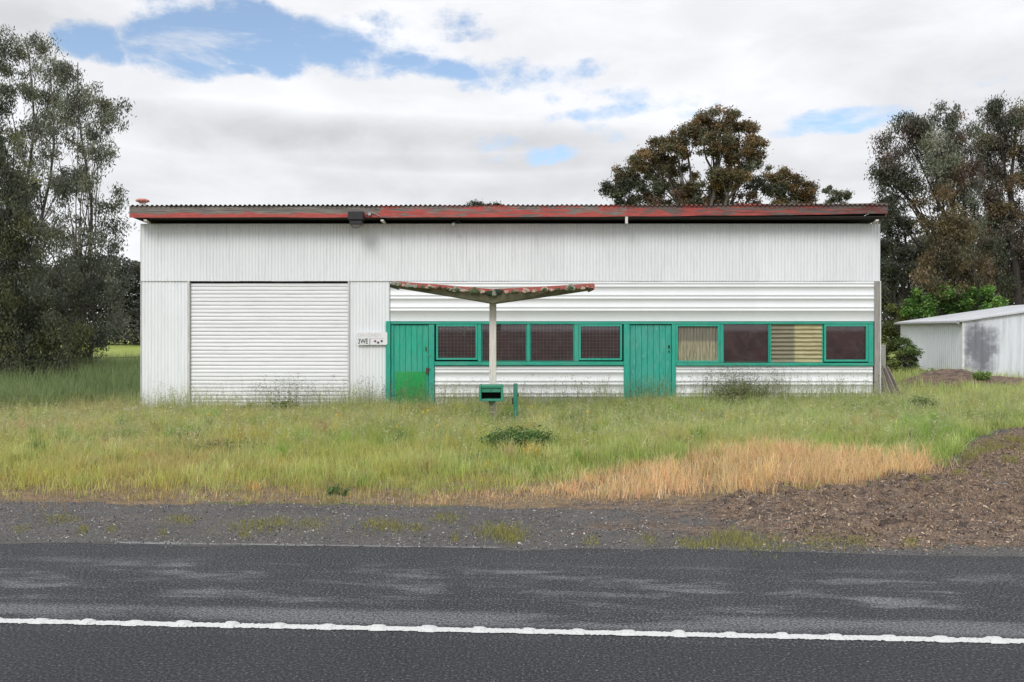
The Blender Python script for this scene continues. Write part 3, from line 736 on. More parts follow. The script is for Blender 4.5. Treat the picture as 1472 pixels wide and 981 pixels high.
# ---- windows; every opening is a window with frame, pane, mesh and what stands behind it
def wire(parent, x0, x1, z0, z1, y, s=.0815):
    mb = MB(); r = .0030
    x = x0 + s * .6
    while x < x1: mb.box(x - r, x + r, y, y + .004, z0, z1); x += s
    z = z0 + s * .5
    while z < z1: mb.box(x0, x1, y + .005, y + .009, z - r, z + r); z += s
    return mb.build('wire_mesh', M_WIRE, parent)
def window(px0, px1, py0, py1, sash, mesh, label, fibre=None):
    x0, x1, z0, z1 = fx(px0), fx(px1), fz(py1), fz(py0)
    mb = MB(); yf = WY - .036
    fw_ = .045 if sash else .018
    ya_ = yf if sash else yf + .03; fh_ = fw_ if sash else .006
    O = [(x0, z0), (x1, z0), (x1, z1), (x0, z1)]; I = [(x0 + fw_, z0 + fh_), (x1 - fw_, z0 + fh_), (x1 - fw_, z1 - fh_), (x0 + fw_, z1 - fh_)]
    P = [(a, y, c) for y in (ya_, WY + .03) for a, c in O + I]; fs = []
    for j in range(4):
        k2 = (j + 1) % 4; fs += [[j, k2, 4 + k2, 4 + j], [8 + j, 12 + j, 12 + k2, 8 + k2], [j, 8 + j, 8 + k2, k2], [4 + j, 4 + k2, 12 + k2, 12 + j]]
    mb.add(P, fs)
    if False:
        mb.box(x0, x0 + fw_, yf, WY + .03, z0, z1, .004); mb.box(x1 - fw_, x1, yf, WY + .03, z0, z1, .004)
        mb.box(x0 + fw_ + .001, x1 - fw_ - .001, yf + .002, WY + .03, z0, z0 + fw_, .004); mb.box(x0 + fw_ + .001, x1 - fw_ - .001, yf + .002, WY + .03, z1 - fw_, z1, .004)
    w_ = mb.build('window', M_TEAL, bld, label=label)
    a, b_, c, d = x0 + fw_, x1 - fw_, z0 + (fw_ if sash else 0), z1 - (fw_ if sash else 0)
    if fibre == 'v': corr('fibreglass_sheet', M_FIB1, w_, a, b_, c, d, WY + .012, 'v', .075, .011, 10)
    elif fibre == 'h': corr('fibreglass_sheet', M_FIB2, w_, a, b_, c, d, WY + .008, 'h', .098, .014, 12)
    else:
        box('pane', M_GLASS, w_, a, b_, WY + .008, WY + .011, c, d, 0)
        if mesh: wire(w_, a, b_, c, d, WY + .03)
        box('backing_board', M_INT, w_, a - .03, b_ + .03, WY + .075, WY + .083, c - .03, d + .03, 0)
    return w_
window(627, 686.5, 466.5, 517.5, True, True, 'first sash window beside the planked door')
window(692.3, 757, 466.5, 519, False, True, None)
window(762.3, 825, 466.5, 519, False, True, None)
window(832, 894, 466.5, 518, True, True, 'sash window beside the faded door')
window(971.3, 1034.3, 466.5, 521.5, True, False, 'window filled with stained brown corrugated fibreglass', 'v')
window(1039.3, 1105.3, 466.5, 521, False, False, 'dark open pane behind weeds')
window(1107.3, 1183, 466.5, 521.5, False, False, 'window filled with yellow level-ribbed fibreglass', 'h')
window(1184, 1247, 466.5, 520, True, False, 'sash window nearest the grey corner post')
wf = box('window_frame', M_TEALH, bld, fx(624.8), fx(896.2), WY - .062, WY + .05, fz(525.5), fz(520), .006)
for px0, px1 in ((687, 691.8), (757.4, 761.8), (825.4, 831.6)): box('mullion', M_TEAL, wf, fx(px0), fx(px1), WY - .045, WY + .05, fz(519.6), fz(466.6), .004)
wf2 = box('window_frame', M_TEALH, bld, fx(971.3), fx(1254.5), WY - .062, WY + .05, fz(526), fz(522), .006)
for px0, px1 in ((1034.7, 1038.9), (1105.5, 1107.1), (1247.4, 1254.5)): box('mullion', M_TEAL, wf2, fx(px0), fx(px1), WY - .045, WY + .05, fz(521.6), fz(466.6), .004)

# ---- roof, fascia, soffit
YF = WY - .5
rz = lambda y: 4.560 - (y - YF) * .052
RXL, RXR = (186 - CX) / F * YF, (1276 - CX) / F * YF
roof = MB(); 
roof.add([(RXL + .03, YF + .04, rz(YF) - .250), (RXR - .03, YF + .04, rz(YF) - .250), (RXR - .03, YB + .2, rz(YB) - .12), (RXL + .03, YB + .2, rz(YB) - .12),
          (RXL + .03, YF + .04, rz(YF) - .222), (RXR - .03, YF + .04, rz(YF) - .222), (RXR - .03, YB + .2, rz(YB) - .09), (RXL + .03, YB + .2, rz(YB) - .09)],
         [[0, 3, 2, 1], [4, 5, 6, 7], [0, 1, 5, 4], [3, 7, 6, 2], [0, 4, 7, 3], [1, 2, 6, 5]])
roof = roof.build('roof', M_DARKW, bld)
rp = .112; x = RXL; wd = rp * 8; 
while x < RXR - .02:
    x1 = min(x + wd, RXR); n_ = max(3, int(round((x1 + .03 - x) / rp * 8))) + 1
    xs = np.linspace(x, min(x1 + .03, RXR), n_); dz_ = random.uniform(-.006, .006); P = []
    for y_ in (YF - .045 + random.uniform(-.015, .01), YF + 3, YB + .3):
        for a in xs: P.append((a, y_, rz(y_) + .012 + dz_ + math.sin(a / rp * 2 * math.pi) * .019 + .02 * (float(vnoise(np.array([a * .35]), np.array([2.]), 3)[0]) - .5)))
    idx = np.arange(3 * n_).reshape(3, n_); q = np.stack([idx[:-1, :-1], idx[:-1, 1:], idx[1:, 1:], idx[1:, :-1]], -1).reshape(-1, 4)
    P = np.array(P); c = P.mean(0); link('roof_sheet', raw_mesh('roof_sheet', P - c, q, M_ROOF, True), roof, c); x = x1
def YFz(py): return CH + (HY - py) / F * YF
def board(px0, px1, ztl, zbl, ztr, zbr, m, y, th=.032):
    x0, x1 = (px0 - CX) / F * YF, (px1 - CX) / F * YF; mb = MB(); P = []; n_ = 24
    for k_ in range(n_ + 1):
        f_ = k_ / n_; x = x0 + (x1 - x0) * f_; zt_ = YFz(ztl + (ztr - ztl) * f_) + (float(vnoise(np.array([x * 1.4]), np.array([4.]), 8)[0]) - .5) * .012; zb_ = YFz(zbl + (zbr - zbl) * f_) + (float(vnoise(np.array([x * 1.1]), np.array([7.]), 8)[0]) - .5) * .016
        P += [(x, y, zb_), (x, y, zt_), (x, y + th, zt_), (x, y + th, zb_)]
    fs = []
    for k_ in range(n_):
        b0 = 4 * k_
        for j in range(4): j2 = (j + 1) % 4; fs.append([b0 + j, b0 + 4 + j, b0 + 4 + j2, b0 + j2][::-1])
    fs += [[3, 2, 1, 0][::-1], [4 * n_, 4 * n_ + 1, 4 * n_ + 2, 4 * n_ + 3][::-1]]
    return mb.add(P, fs).build('fascia_board', m, roof)
board(186, 548, 297.2, 313, 297.0, 312.6, M_FA, YF - .004)['label'] = 'long board of red paint worn to grey'
board(547, 901, 296.2, 313.0, 295.0, 311.6, M_FB, YF - .012)['label'] = 'brighter red flaking board'
board(900, 1276, 294.8, 311.6, 292.2, 307.5, M_FC, YF - .002)['label'] = 'red board weathered to brown'
for px, s in ((208, 1), (549, .6), (900.5, 0), (1262, -1)):
    x = (px - CX) / F * YF; mb = MB()
    a = Vector((x, YF + .03, YFz(318) + .02)); c = Vector((fx(px) + s * .12, WY - .03, fz(323) + .03))
    if px == 900.5: mb.box(x - .03, x + .03, YF - .035, YF + .0, YFz(322), YFz(312), .004)
    else:
        mb.box(-.035, .035, -.02, .02, 0, (c - a).length, .004, Matrix.Translation(a) @ (c - a).to_track_quat('Z', 'Y').to_matrix().to_4x4())
    mb.build('outrigger', M_CREAM, roof)
for s, xx in ((1, RXL + .001), (-1, RXR - .04)):          # barge boards along the sides
    mb = MB(); P = []
    for y_ in (YF + .035, YB + .2):
        P += [(xx, y_, rz(y_) - (.24 if y_ < WY else .16)), (xx + .035, y_, rz(y_) - (.24 if y_ < WY else .16)), (xx + .035, y_, rz(y_) - .012), (xx, y_, rz(y_) - .012)]
    mb.add(P, [[0, 4, 5, 1], [1, 5, 6, 2], [2, 6, 7, 3], [3, 7, 4, 0], [0, 1, 2, 3], [4, 7, 6, 5]]).build('barge_board', M_DARKW if s > 0 else M_FC, roof)
mb = MB(); xx, yy = (205 - CX) / F * (YF + .5), YF + .5
mb.lathe(xx, yy, [(.075, rz(yy) - .02), (.075, rz(yy) + .17)], 16); fl = mb.build('flue_pipe', M_WHITEP, bld, True)
mb = MB(); mb.lathe(xx, yy, [(.05, rz(yy) + .16), (.11, rz(yy) + .185), (.155, rz(yy) + .20), (.15, rz(yy) + .235), (.09, rz(yy) + .262), (.02, rz(yy) + .27)], 18); mb.build('flue_cap', M_PINK, fl, True)

# ---- fittings on the front
t_ = empty('floodlight', ((511 - CX) / F * YF, YF - .06, YFz(325)), 'black box floodlight with looping cable fixed on the red fascia board', 'light')
bx = lambda px: (px - CX) / F * (YF - .06)
bz = lambda py: CH + (HY - py) / F * (YF - .06)
box('housing', M_BLACK, t_, bx(501), bx(523), YF - .15, YF - .012, bz(317), bz(304.5), .014)
box('lower_housing', M_BLACK, t_, bx(503), bx(521), YF - .13, YF + .05, bz(323), bz(317.4), .01)
mb = MB(); mb.tube([(bx(504) + .0, YF - .07, bz(322)), (bx(507), YF - .08, bz(327)), (bx(512), YF - .08, bz(328.5)), (bx(518), YF - .08, bz(326)), (bx(522), YF - .07, bz(320)), (bx(523.5), YF - .04, bz(313)), (bx(527), YF - .03, bz(309)), (bx(533), YF - .025, bz(308))], .008, 6); mb.build('cable', M_BLACK, t_)
mb = MB(); mb.tube([(bx(527), YF - .025, bz(309)), (bx(535), YF - .03, bz(306)), (bx(545), YF - .03, bz(310.5))], .010, 6); mb.box(bx(529), bx(533), YF - .06, YF - .016, bz(310), bz(306), .004); mb.build('bracket', M_GREYM, t_)
yl = WY - .3
lx = lambda px: (px - CX) / F * yl
lz = lambda py: CH + (HY - py) / F * yl
t_ = empty('soffit_lamp', (lx(654), yl, lz(325)), 'small pale lamp fitting under the eave above the windows', 'light')
mb = MB(); mb.lathe(lx(652), yl, [(.03, lz(327)), (.055, lz(325)), (.05, lz(322)), (.03, lz(320))], 14); mb.build('bowl', M_GREYM, t_, True)
mb = MB(); mb.tube([(lx(653), yl, lz(320)), (lx(658), yl, lz(318)), (lx(662), yl, lz(321))], .014, 8); mb.build('arm', M_BLACK, t_)

# sign on the corrugated wall
M_SIGN = simple('sign_white_enamel', (.80, .81, .82), .4, 0, .04)
M_INK = simple('black_lettering', (.045, .045, .05), .6); M_FADE = simple('faded_pink_lettering', (.66, .58, .61), .6, 0, .05); M_DR = simple('plum_diamond', (.33, .06, .12), .6); M_DG = simple('green_diamond', (.015, .12, .07), .6); M_DK = simple('dark_diamond', (.06, .05, .07), .6)
sy = WY - .062
sx_ = lambda px: (px - CX) / F * sy
sz_ = lambda py: CH + (HY - py) / F * sy
sg = empty('sign', (sx_(533), sy, sz_(496)), 'small white sign with 3WE and three coloured diamonds beside green door', 'sign')
mb = MB(); prof2 = [(512.5, 495.5), (512.5, 477.5)]
x0, x1, z0, z1 = sx_(512.5), sx_(556.8), sz_(496), sz_(477.5); rr = .035
pts = [(x0, z0), (x1 - rr, z0)] + [(x1 - rr + rr * math.sin(a), z0 + rr - rr * math.cos(a)) for a in np.linspace(.2, 1.4, 5)] + [(x1, z1 - rr)] + [(x1 - rr + rr * math.cos(a), z1 - rr + rr * math.sin(a)) for a in np.linspace(.2, 1.4, 5)] + [(x1 - rr, z1), (x0, z1)]
n_ = len(pts); mb.add([(a, sy, c) for a, c in pts] + [(a, sy + .005, c) for a, c in pts], [list(range(n_)), list(range(2 * n_ - 1, n_ - 1, -1))] + [[i, i + n_, (i + 1) % n_ + n_, (i + 1) % n_] for i in range(n_)])
mb.build('plate', M_SIGN, sg)
def text(s, name, m, parent, x, y, z, size, wx=1.0, bold=0.0):
    cu = bpy.data.curves.new(name, 'FONT'); cu.body = s; cu.size = size; cu.extrude = .0012; cu.offset = bold; cu.resolution_u = 3
    tmp = bpy.data.objects.new('tmp', cu); COL.objects.link(tmp); me = bpy.data.meshes.new_from_object(tmp); COL.objects.unlink(tmp); bpy.data.objects.remove(tmp); bpy.data.curves.remove(cu)
    me.transform(Matrix.Rotation(R(90), 4, 'X') @ Matrix.Diagonal((wx, 1, 1, 1))); me.materials.clear(); me.materials.append(m); me.name = name
    return link(name, me, parent, (x, y, z))
text('3WE', 'lettering', M_INK, sg, sx_(514.6), sy - .0025, sz_(494.2), .165, .70, .0028)
text('DAYCHEM', 'faded_lettering', M_FADE, sg, sx_(514), sy - .0025, sz_(484.3), .115, 1.0, 0.0)
box('divider_line', M_INK, sg, sx_(531.4), sx_(532.1), sy - .004, sy - .001, sz_(495.6), sz_(486.6), 0)
box('divider_line', M_FADE, sg, sx_(532.2), sx_(552), sy - .004, sy - .001, sz_(487), sz_(486.4), 0)
for px, py, m_ in ((539.3, 490.8, M_DR), (543.6, 492.8, M_DG), (548.7, 490.6, M_DK)):
    mb = MB(); r_ = .034; c = (sx_(px), sz_(py)); q = [(c[0], c[1] - r_), (c[0] + r_, c[1]), (c[0], c[1] + r_), (c[0] - r_, c[1])]
    mb.add([(a, sy - .004, b_) for a, b_ in q] + [(a, sy - .001, b_) for a, b_ in q], [[0, 1, 2, 3], [0, 4, 5, 1], [1, 5, 6, 2], [2, 6, 7, 3], [3, 7, 4, 0]]); mb.build('diamond', m_, sg)

# ================================================================== pump canopy
YC = 17.2
cx_ = lambda px, Y=YC: (px - CX) / F * Y
cz_ = lambda py, Y=YC: CH + (HY - py) / F * Y
cb = on_ground(708.5, YC)
can = empty('pump_canopy', cb, 'butterfly shaped red canopy crusted with lichen on one slim pale post', 'canopy')
mb = MB(); hw = .068
mb.box(cb[0] - hw, cb[0] + hw, YC - hw, YC + hw, cb[2] - .2, cz_(431), .008); mb.build('post', M_CREAM, can)
def canopy_red():
    m, t, b, _ = mat('canopy_red_paint'); p = t.pos()
    n = t.noise(t.scale(p, (2, 2, 5)), 2.5, 7, .68)
    c = t.mix(t.ramp(n, .3, .7), (.50, .095, .085), (.40, .13, .11)); c = t.mix(t.ramp(t.noise(p, 9, 6, .7), .60, .68), c, (.42, .38, .32)); c = t.mix(t.ramp(t.noise(p, 6, 6, .7), .64, .70), c, (.05, .06, .04))
    t.put(b.inputs['Base Color'], c); b.inputs['Roughness'].default_value = .65; return m
M_CRED = canopy_red()
M_CUND = simple('mossy_canopy_lining', (.17, .165, .11), .85, 0, .35, 5)
yf, yb = YC - .62, YC + .62
top = [(562, 404.0), (600, 407), (640, 410.0), (675, 413), (708, 416), (745, 414.0), (790, 411.5), (825, 409.5), (853, 407.5)]
cf = lambda px: (px - CX) / F * yf
cfz = lambda py: CH + (HY - py) / F * yf
# each wing: pressed iron top sheet, front red edge, tapered lining beneath
for nm, lo, hi in (('wing', 0, 4), ('wing', 4, 8)):
    seg = top[lo:hi + 1]; mb = MB(); P = []
    for px, py in seg:
        x = cf(px); z = cfz(py); d = 1 - abs(px - 708) / 147
        P += [(x, yf, z), (x, yb, z + .0), (x, yb, z - .075), (x, yf + .012, z - .085)]
    fs = []
    for k_ in range(len(seg) - 1):
        b0 = 4 * k_
        for j in range(4): j2 = (j + 1) % 4; fs.append([b0 + j, b0 + 4 + j, b0 + 4 + j2, b0 + j2])
    e = 4 * (len(seg) - 1); fs += [[0, 1, 2, 3], [e + 3, e + 2, e + 1, e]]
    wg = mb.add(P, fs).build(nm, M_CRED, can)
    mb = MB(); P = []
    for px, py in seg:
        x = cf(px); z = cfz(py) - .086; d = max(0, 1 - abs(px - 708) / 147) ; dep = .012 + .165 * d
        P += [(x, yf + .02, z), (x, yb - .02, z), (x, yb - .25, z - dep), (x, yf + .10, z - dep)]
    fs = []
    for k_ in range(len(seg) - 1):
        b0 = 4 * k_
        for j in range(4): j2 = (j + 1) % 4; fs.append([b0 + j, b0 + 4 + j, b0 + 4 + j2, b0 + j2])
    fs += [[0, 1, 2, 3], [e + 3, e + 2, e + 1, e]]
    mb.add(P, fs).build('lining', M_CUND, wg)
    # end cap
    px, py = (562, 404) if lo == 0 else (853, 407.5)
    s = -1 if lo == 0 else 1; x = cf(px) + s * .012
    MB().box(x - .014, x + .014, yf - .006, yb, cfz(py) - .12, cfz(py) - (.06 if s < 0 else .01), .004, ).build('end_cap', M_BLACK if s < 0 else M_CRED, wg)
mb = MB(); mb.box(cb[0] - .16, cb[0] + .16, YC - .12, YC + .12, cz_(433), cz_(430.6), .006); mb.build('bracket_plate', M_BLACK, can)
# lichen crusts along the front edge, domed rosettes
M_LICH = []
for nm, a, c in (('grey_lichen', (.34, .36, .30), (.16, .18, .13)), ('olive_lichen', (.13, .15, .07), (.05, .06, .03)), ('pale_pink_lichen', (.62, .46, .38), (.34, .24, .18)), ('dark_moss', (.035, .06, .03), (.02, .03, .02))):
    m, t, b, _ = mat(nm); t.put(b.inputs['Base Color'], t.mix(t.ramp(t.noise(t.pos(), 30, 6, .7), .38, .62), a, c)); b.inputs['Roughness'].default_value = .95; bump(t, b, t.noise(t.pos(), 60, 4), .01, 1.0); M_LICH.append(m)
def tz(px): return float(np.interp(px, [p[0] for p in top], [p[1] for p in top]))
def rosette(px, py, r, mi, flat=.012, pa=can):
    mb = MB(); n_ = 14; x, z = cf(px), cfz(py); ring = []
    rows_ = [(1.0, .0), (.92, .45), (.6, .85), (.25, 1.0)]
    for kk, (rr_, hh) in enumerate(rows_):
        for j in range(n_):
            a = 2 * math.pi * j / n_; q = r * rr_ * (1 + .18 * math.sin(a * 3 + px) + .12 * math.sin(a * 5 + px * 2))
            mb.v.append((x + q * math.cos(a), yf - hh * flat + .001, z + q * .62 * math.sin(a)))
    for kk in range(3):
        for j in range(n_): j2 = (j + 1) % n_; mb.f.append([kk * n_ + j, kk * n_ + j2, (kk + 1) * n_ + j2, (kk + 1) * n_ + j])
    mb.f.append([3 * n_ + j for j in range(n_)])
    o = mb.build('lichen', M_LICH[mi], pa, True); return o
for px, dpy, r, mi in ((566, 4, .055, 0), (573, 4, .055, 0), (580, 5.5, .04, 2), (587, 5.5, .07, 0), (596, 6, .06, 0), (607, 6.5, .055, 1), (618, 5, .065, 2), (618, 5.6, .045, 1), (632, 5.5, .05, 3), (643, 6, .045, 1), (644, 5.7, .03, 2), (656, 5.5, .09, 0), (657, 6, .06, 1),
                       (668, 6.5, .045, 2), (682, 5.5, .10, 1), (694, 6, .05, 2), (703, 6.5, .08, 3), (709, 6, .09, 0), (717, 4.5, .085, 3), (728, 6, .05, 2), (738, 6.5, .05, 1), (756, 5.5, .075, 2), (756, 6.2, .05, 0), (768, 7, .05, 2), (783, 4.5, .075, 2), (783, 5, .055, 1), (793, 6.8, .045, 2), (801, 6.5, .04, 1), (820, 4.5, .10, 0), (820, 5, .07, 1), (838, 7, .05, 2), (843, 6.5, .03, 1)):
    rosette(px, tz(px) + dpy * .86, r, mi, .010 + .008 * (mi in (1, 3)))
rl = random.Random(5)
for _ in range(60):
    px = rl.uniform(564, 850); rosette(px, tz(px) + rl.uniform(3.5, 6.8), rl.uniform(.012, .034), rl.choice([0, 0, 1, 2, 3]), .008)

# ================================================================== letterbox and short post
YM = 16.7
mx = lambda px: (px - CX) / F * YM
mz = lambda py: CH + (HY - py) / F * YM
lb = empty('letterbox', on_ground(706, YM), 'open green metal letterbox standing in grass in front of the canopy post', 'letterbox')
M_LBG = paint_wood('green_letterbox_paint', (.035, .27, .17), (.22, .17, .11), .7, False, .8, .5)
x0, x1, z0, z1 = mx(688.5), mx(723.5), mz(577), mz(554.3); tk = .045; yb_ = YM + .36
mb = MB(); mb.box(x0, x0 + tk, YM, yb_, z0, z1, .006); mb.box(x1 - tk, x1, YM, yb_, z0, z1, .006); mb.box(x0 + tk + .001, x1 - tk - .001, YM + .002, yb_, z1 - .05, z1, .006); mb.box(x0 + tk + .001, x1 - tk - .001, YM + .002, yb_, z0, z0 + .04, .006); mb.box(x0 + tk, x1 - tk, yb_ - .02, yb_ - .002, z0 + .04, z1 - .05)
mb.build('box_body', M_LBG, lb)
box('flap', M_LBG, lb, x0 + tk + .004, x1 - tk - .004, YM + .03, YM + .042, z1 - .135, z1 - .052, .003, 'green flap over the letter opening')
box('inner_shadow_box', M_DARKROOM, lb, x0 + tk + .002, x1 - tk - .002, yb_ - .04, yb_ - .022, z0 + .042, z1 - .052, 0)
mb = MB(); mb.tube([(mx(705.5), YM + .03, z1 - .088), (mx(705.5), YM + .018, z1 - .088)], .012, 10); mb.build('keyhole', M_RUSTY, lb)
mb = MB(); mb.box(mx(703), mx(709), YM + .12, YM + .2, gz(mx(706), YM) - .2, z0 - .002, .005); mb.build('leg', paint_wood('rusty_green_leg', (.16, .15, .09), (.18, .10, .06), .7), lb)
mb = MB(); mb.box(mx(702), mx(711), YM + .10, YM + .22, z0 - .045, z0 - .001, .004); mb.build('leg_bracket', M_LBG, lb)
yp = 16.9; pp = on_ground(741, yp)
gp = empty('short_post', pp, 'short dark green timber post to the right of letterbox', 'post')
xx = (741 - CX) / F * yp; pz = CH + (HY - 551.5) / F * yp
mb = MB(); mb.box(xx - .042, xx + .042, yp - .04, yp + .04, pp[2] - .2, pz, .012); mb.build('post_shaft', paint_wood('dark_green_post', (.02, .21, .14), (.05, .22, .15), .5), gp)
mb = MB(); mb.box(xx + .036, xx + .06, yp - .03, yp + .02, pz - .26, pz - .19, .006); mb.box(xx - .065, xx - .038, yp - .03, yp + .02, pz - .40, pz - .28, .006); mb.build('hinge', M_BLACK, gp)

# ================================================================== leaning lumber by the corner
labs = ['grey plank leaning outermost on the pile beside the corner post', 'thick grey plank leaning at steepest angle nearest the corner post', 'thin pale batten leaning in front of the lumber pile', 'dark board in the middle of the lumber pile', 'narrow batten sloping behind the pale one', 'long low board at the back of the lumber pile', 'broken short board low in the lumber pile', 'warped grey board second from the outside of pile']
lum = [(1263.5, 527, 1276, 566, .05, .025, 20.9), (1265, 533, 1272, 575, .10, .03, 21.2), (1265.5, 524, 1284, 579, .038, .03, 20.75), (1268, 527, 1288, 573, .11, .03, 21.1), (1272, 529, 1293, 569, .045, .03, 20.95), (1276, 530, 1297, 566, .10, .025, 21.5), (1268, 545, 1280, 576, .09, .02, 21.3), (1274, 528, 1294, 564, .12, .025, 21.7)]
for (pa, ya, pb, yb2, wd_, th_, Yb) in lum:
    lb_ = labs[lum.index((pa, ya, pb, yb2, wd_, th_, Yb))]
    a = Vector(at(pa, ya, Yb + .25)); c = Vector(at(pb, yb2 + 6, Yb - .35)); c.z = min(c.z, gz(c.x, c.y) + .03)
    L = (a - c).length; d = (a - c)
    mb = MB(); mb.box(-wd_ / 2, wd_ / 2, -th_ / 2, th_ / 2, -.02, L, .004)
    V = np.array([tuple(Matrix.Translation(c) @ d.to_track_quat('Z', 'X').to_matrix().to_4x4() @ Vector(p)) for p in mb.v])
    mb.v = [tuple(p) for p in V]
    tag(mb.build('timber_board', M_LUMBER), lb_, 'timber', 'lumber leaning at the right corner of the workshop')
gx_, gy_ = (1268 - CX) / F * 27.5, 27.5
fp = empty('gate_post', (gx_, gy_, gz(gx_, gy_)), 'short grey gate post with stub rail behind the workshop corner', 'post')
gpz = lambda py: CH + (HY - py) / F * gy_
mb = MB(); mb.box(gx_ - .03, gx_ + .10, gy_ - .05, gy_ + .05, gz(gx_, gy_) - .2, gpz(496), .01); mb.build('post_shaft', M_POSTG, fp)
mb = MB(); mb.box(gx_ - .35, gx_ - .032, gy_ - .04, gy_ - .01, gpz(502.5), gpz(500.5), .004); mb.build('rail', M_WHITEP, fp)

# ================================================================== shed on the right
SA = Vector((13.9, 26.8, 0)); sdir = Vector((1.25, 7.6, 0)).normalized(); sper = Vector((sdir.y, -sdir.x, 0))
shed = empty('small_shed', (SA.x, SA.y, -.1), 'low pale grey sheet metal shed with smoke stained end wall at right', 'shed')
Ls, Ws, he = 6.9, 8.0, 1.97
ridge = 2.58; half = Ws / 2
def sp(l, wv, z): p = SA + sdir * l + sper * wv; return (p.x, p.y, z)
hr = lambda wv: he + (ridge - he) * (1 - abs(wv - half) / half)
# eave wall: sheets with upright ribs
def rib_wall(name, parent, m, P0, dirv_, L, zfun0, zfun1, pitch_, depth, nrm_):
    prof_ = []; x = 0
    while x < L:
        for dx_, o_ in ((0, 0), (pitch_ * .80, 0), (pitch_ * .86, depth), (pitch_ * .94, depth), (pitch_ * 1.0, 0)): 
            if x + dx_ <= L: prof_.append((x + dx_, o_))
        x += pitch_
    prof_.append((L, 0))
    P = []
    for xx_, o_ in prof_:
        q = P0 + dirv_ * xx_ + nrm_ * o_; P += [(q.x, q.y, zfun0(xx_)), (q.x, q.y, zfun1(xx_))]
    n_ = len(prof_); fs = [[2 * k_, 2 * k_ + 2, 2 * k_ + 3, 2 * k_ + 1] for k_ in range(n_ - 1)]
    P = np.array(P); c = P.mean(0)
    return link(name, raw_mesh(name, P - c, fs, m), parent, c)
sw = MB().box(0, 1, 0, 1, 0, 1); 
sw = MB(); sw.add([sp(.06, .06, -.4), sp(Ls - .06, .06, -.4), sp(Ls - .06, Ws - .06, -.4), sp(.06, Ws - .06, -.4), sp(.06, .06, he - .05), sp(Ls - .06, .06, he - .05), sp(Ls - .06, Ws - .06, he - .05), sp(.06, Ws - .06, he - .05)], [[0, 1, 2, 3], [7, 6, 5, 4], [0, 4, 5, 1], [1, 5, 6, 2], [2, 6, 7, 3], [3, 7, 4, 0]])
sw = sw.build('shed_wall', M_DARKROOM, shed)
for k_ in range(7):
    a = k_ * Ls / 7; rib_wall('sheet', sw, M_SHED, SA + sdir * a, sdir, Ls / 7 + .01, lambda q: -.45, lambda q: he, .19, .012, -sper * (1 if k_ % 2 else 1.1))
for k_ in range(8):
    a = k_ * Ws / 8; rib_wall('sheet', sw, M_STAIN if k_ < 2 else M_SHED, SA + sper * a, sper, Ws / 8 + .01, lambda q: -.45, lambda q, a=a: hr(min(q + a, Ws)), .19, .012, -sdir * (1 if k_ % 2 else 1.1))
    rib_wall('sheet', sw, M_SHED, SA + sper * a + sdir * Ls, sper, Ws / 8 + .01, lambda q: -.45, lambda q, a=a: hr(min(q + a, Ws)), .25, .012, sdir)
mb = MB(); P = []
for l in (-.03, .02): P += [sp(l, -.03, -.4), sp(l, .03, -.4)]
for l in (-.03, .02): P += [sp(l, -.03, he), sp(l, .03, he)]
mb.add(P, [[0, 1, 5, 4], [2, 6, 7, 3], [0, 4, 6, 2], [1, 3, 7, 5]]).build('corner_trim', M_WHITEP, sw)
mb = MB(); ov = .10; 
for w0, w1 in ((-.12, half), (Ws + .12, half)):
    z0_ = he - (ridge - he) / half * .12
    mb.add([sp(-ov, w0, z0_ + .035), sp(Ls + ov, w0, z0_ + .035), sp(Ls + ov, w1, ridge + .035), sp(-ov, w1, ridge + .035), sp(-ov, w0, z0_ - .005), sp(Ls + ov, w0, z0_ - .005), sp(Ls + ov, w1, ridge - .005), sp(-ov, w1, ridge - .005)], [[0, 3, 2, 1], [4, 5, 6, 7], [0, 1, 5, 4], [2, 3, 7, 6], [0, 4, 7, 3], [1, 2, 6, 5]])
sr = mb.build('roof', M_SROOF, shed)
mb = MB(); 
mb.tube([sp(-.08, -.17, he - .045), sp(Ls + .08, -.17, he - .045)], .048, 8); mb.build('gutter', M_GREYM, sr)

# low rubble and rock
def rock(name, c, r, m, seed, squash=.6, pa=None):
    rs = np.random.default_rng(seed); n1, n2 = 7, 10; mb = MB(); off = rs.uniform(.75, 1.2, (n1 + 1, n2))
    mb.v = []
    for i in range(n1 + 1):
        th = math.pi * i / n1
        for j in range(n2):
            ph = 2 * math.pi * j / n2; q = r * (off[i, j] if 0 < i < n1 else .9)
            mb.v.append((c[0] + q * math.sin(th) * math.cos(ph) * 1.3, c[1] + q * math.sin(th) * math.sin(ph), c[2] + q * squash * math.cos(th)))
    for i in range(n1):
        for j in range(n2): j2 = (j + 1) % n2; mb.f.append([i * n2 + j, (i + 1) * n2 + j, (i + 1) * n2 + j2, i * n2 + j2])
    return mb.build(name, m, pa)
for (px, Yb, r, lab) in ((185, 20.0, .11, 'white broken lump lying farthest from the left wall corner'), (196, 20.15, .13, 'larger white broken lump against the left wall corner')):
    p = on_ground(px, Yb); tag(rock('rubble', (p[0], p[1], p[2] + .14), r, M_STONE, px), lab, 'rubble', 'white rubble at the left wall corner')
p = on_ground(1441, 9.7); tag(rock('rock', (p[0], p[1], p[2] + .01), .08, M_ROCK, 3, .35), 'flat blue grey stone lying on the bark mulch at right', 'rock')
p = on_ground(30, 21.5); tag(rock('concrete_lump', (p[0], p[1], p[2] + .30), .24, M_ROCK, 8, .45), 'grey lump half hidden in tall grass under left trees', 'rock')

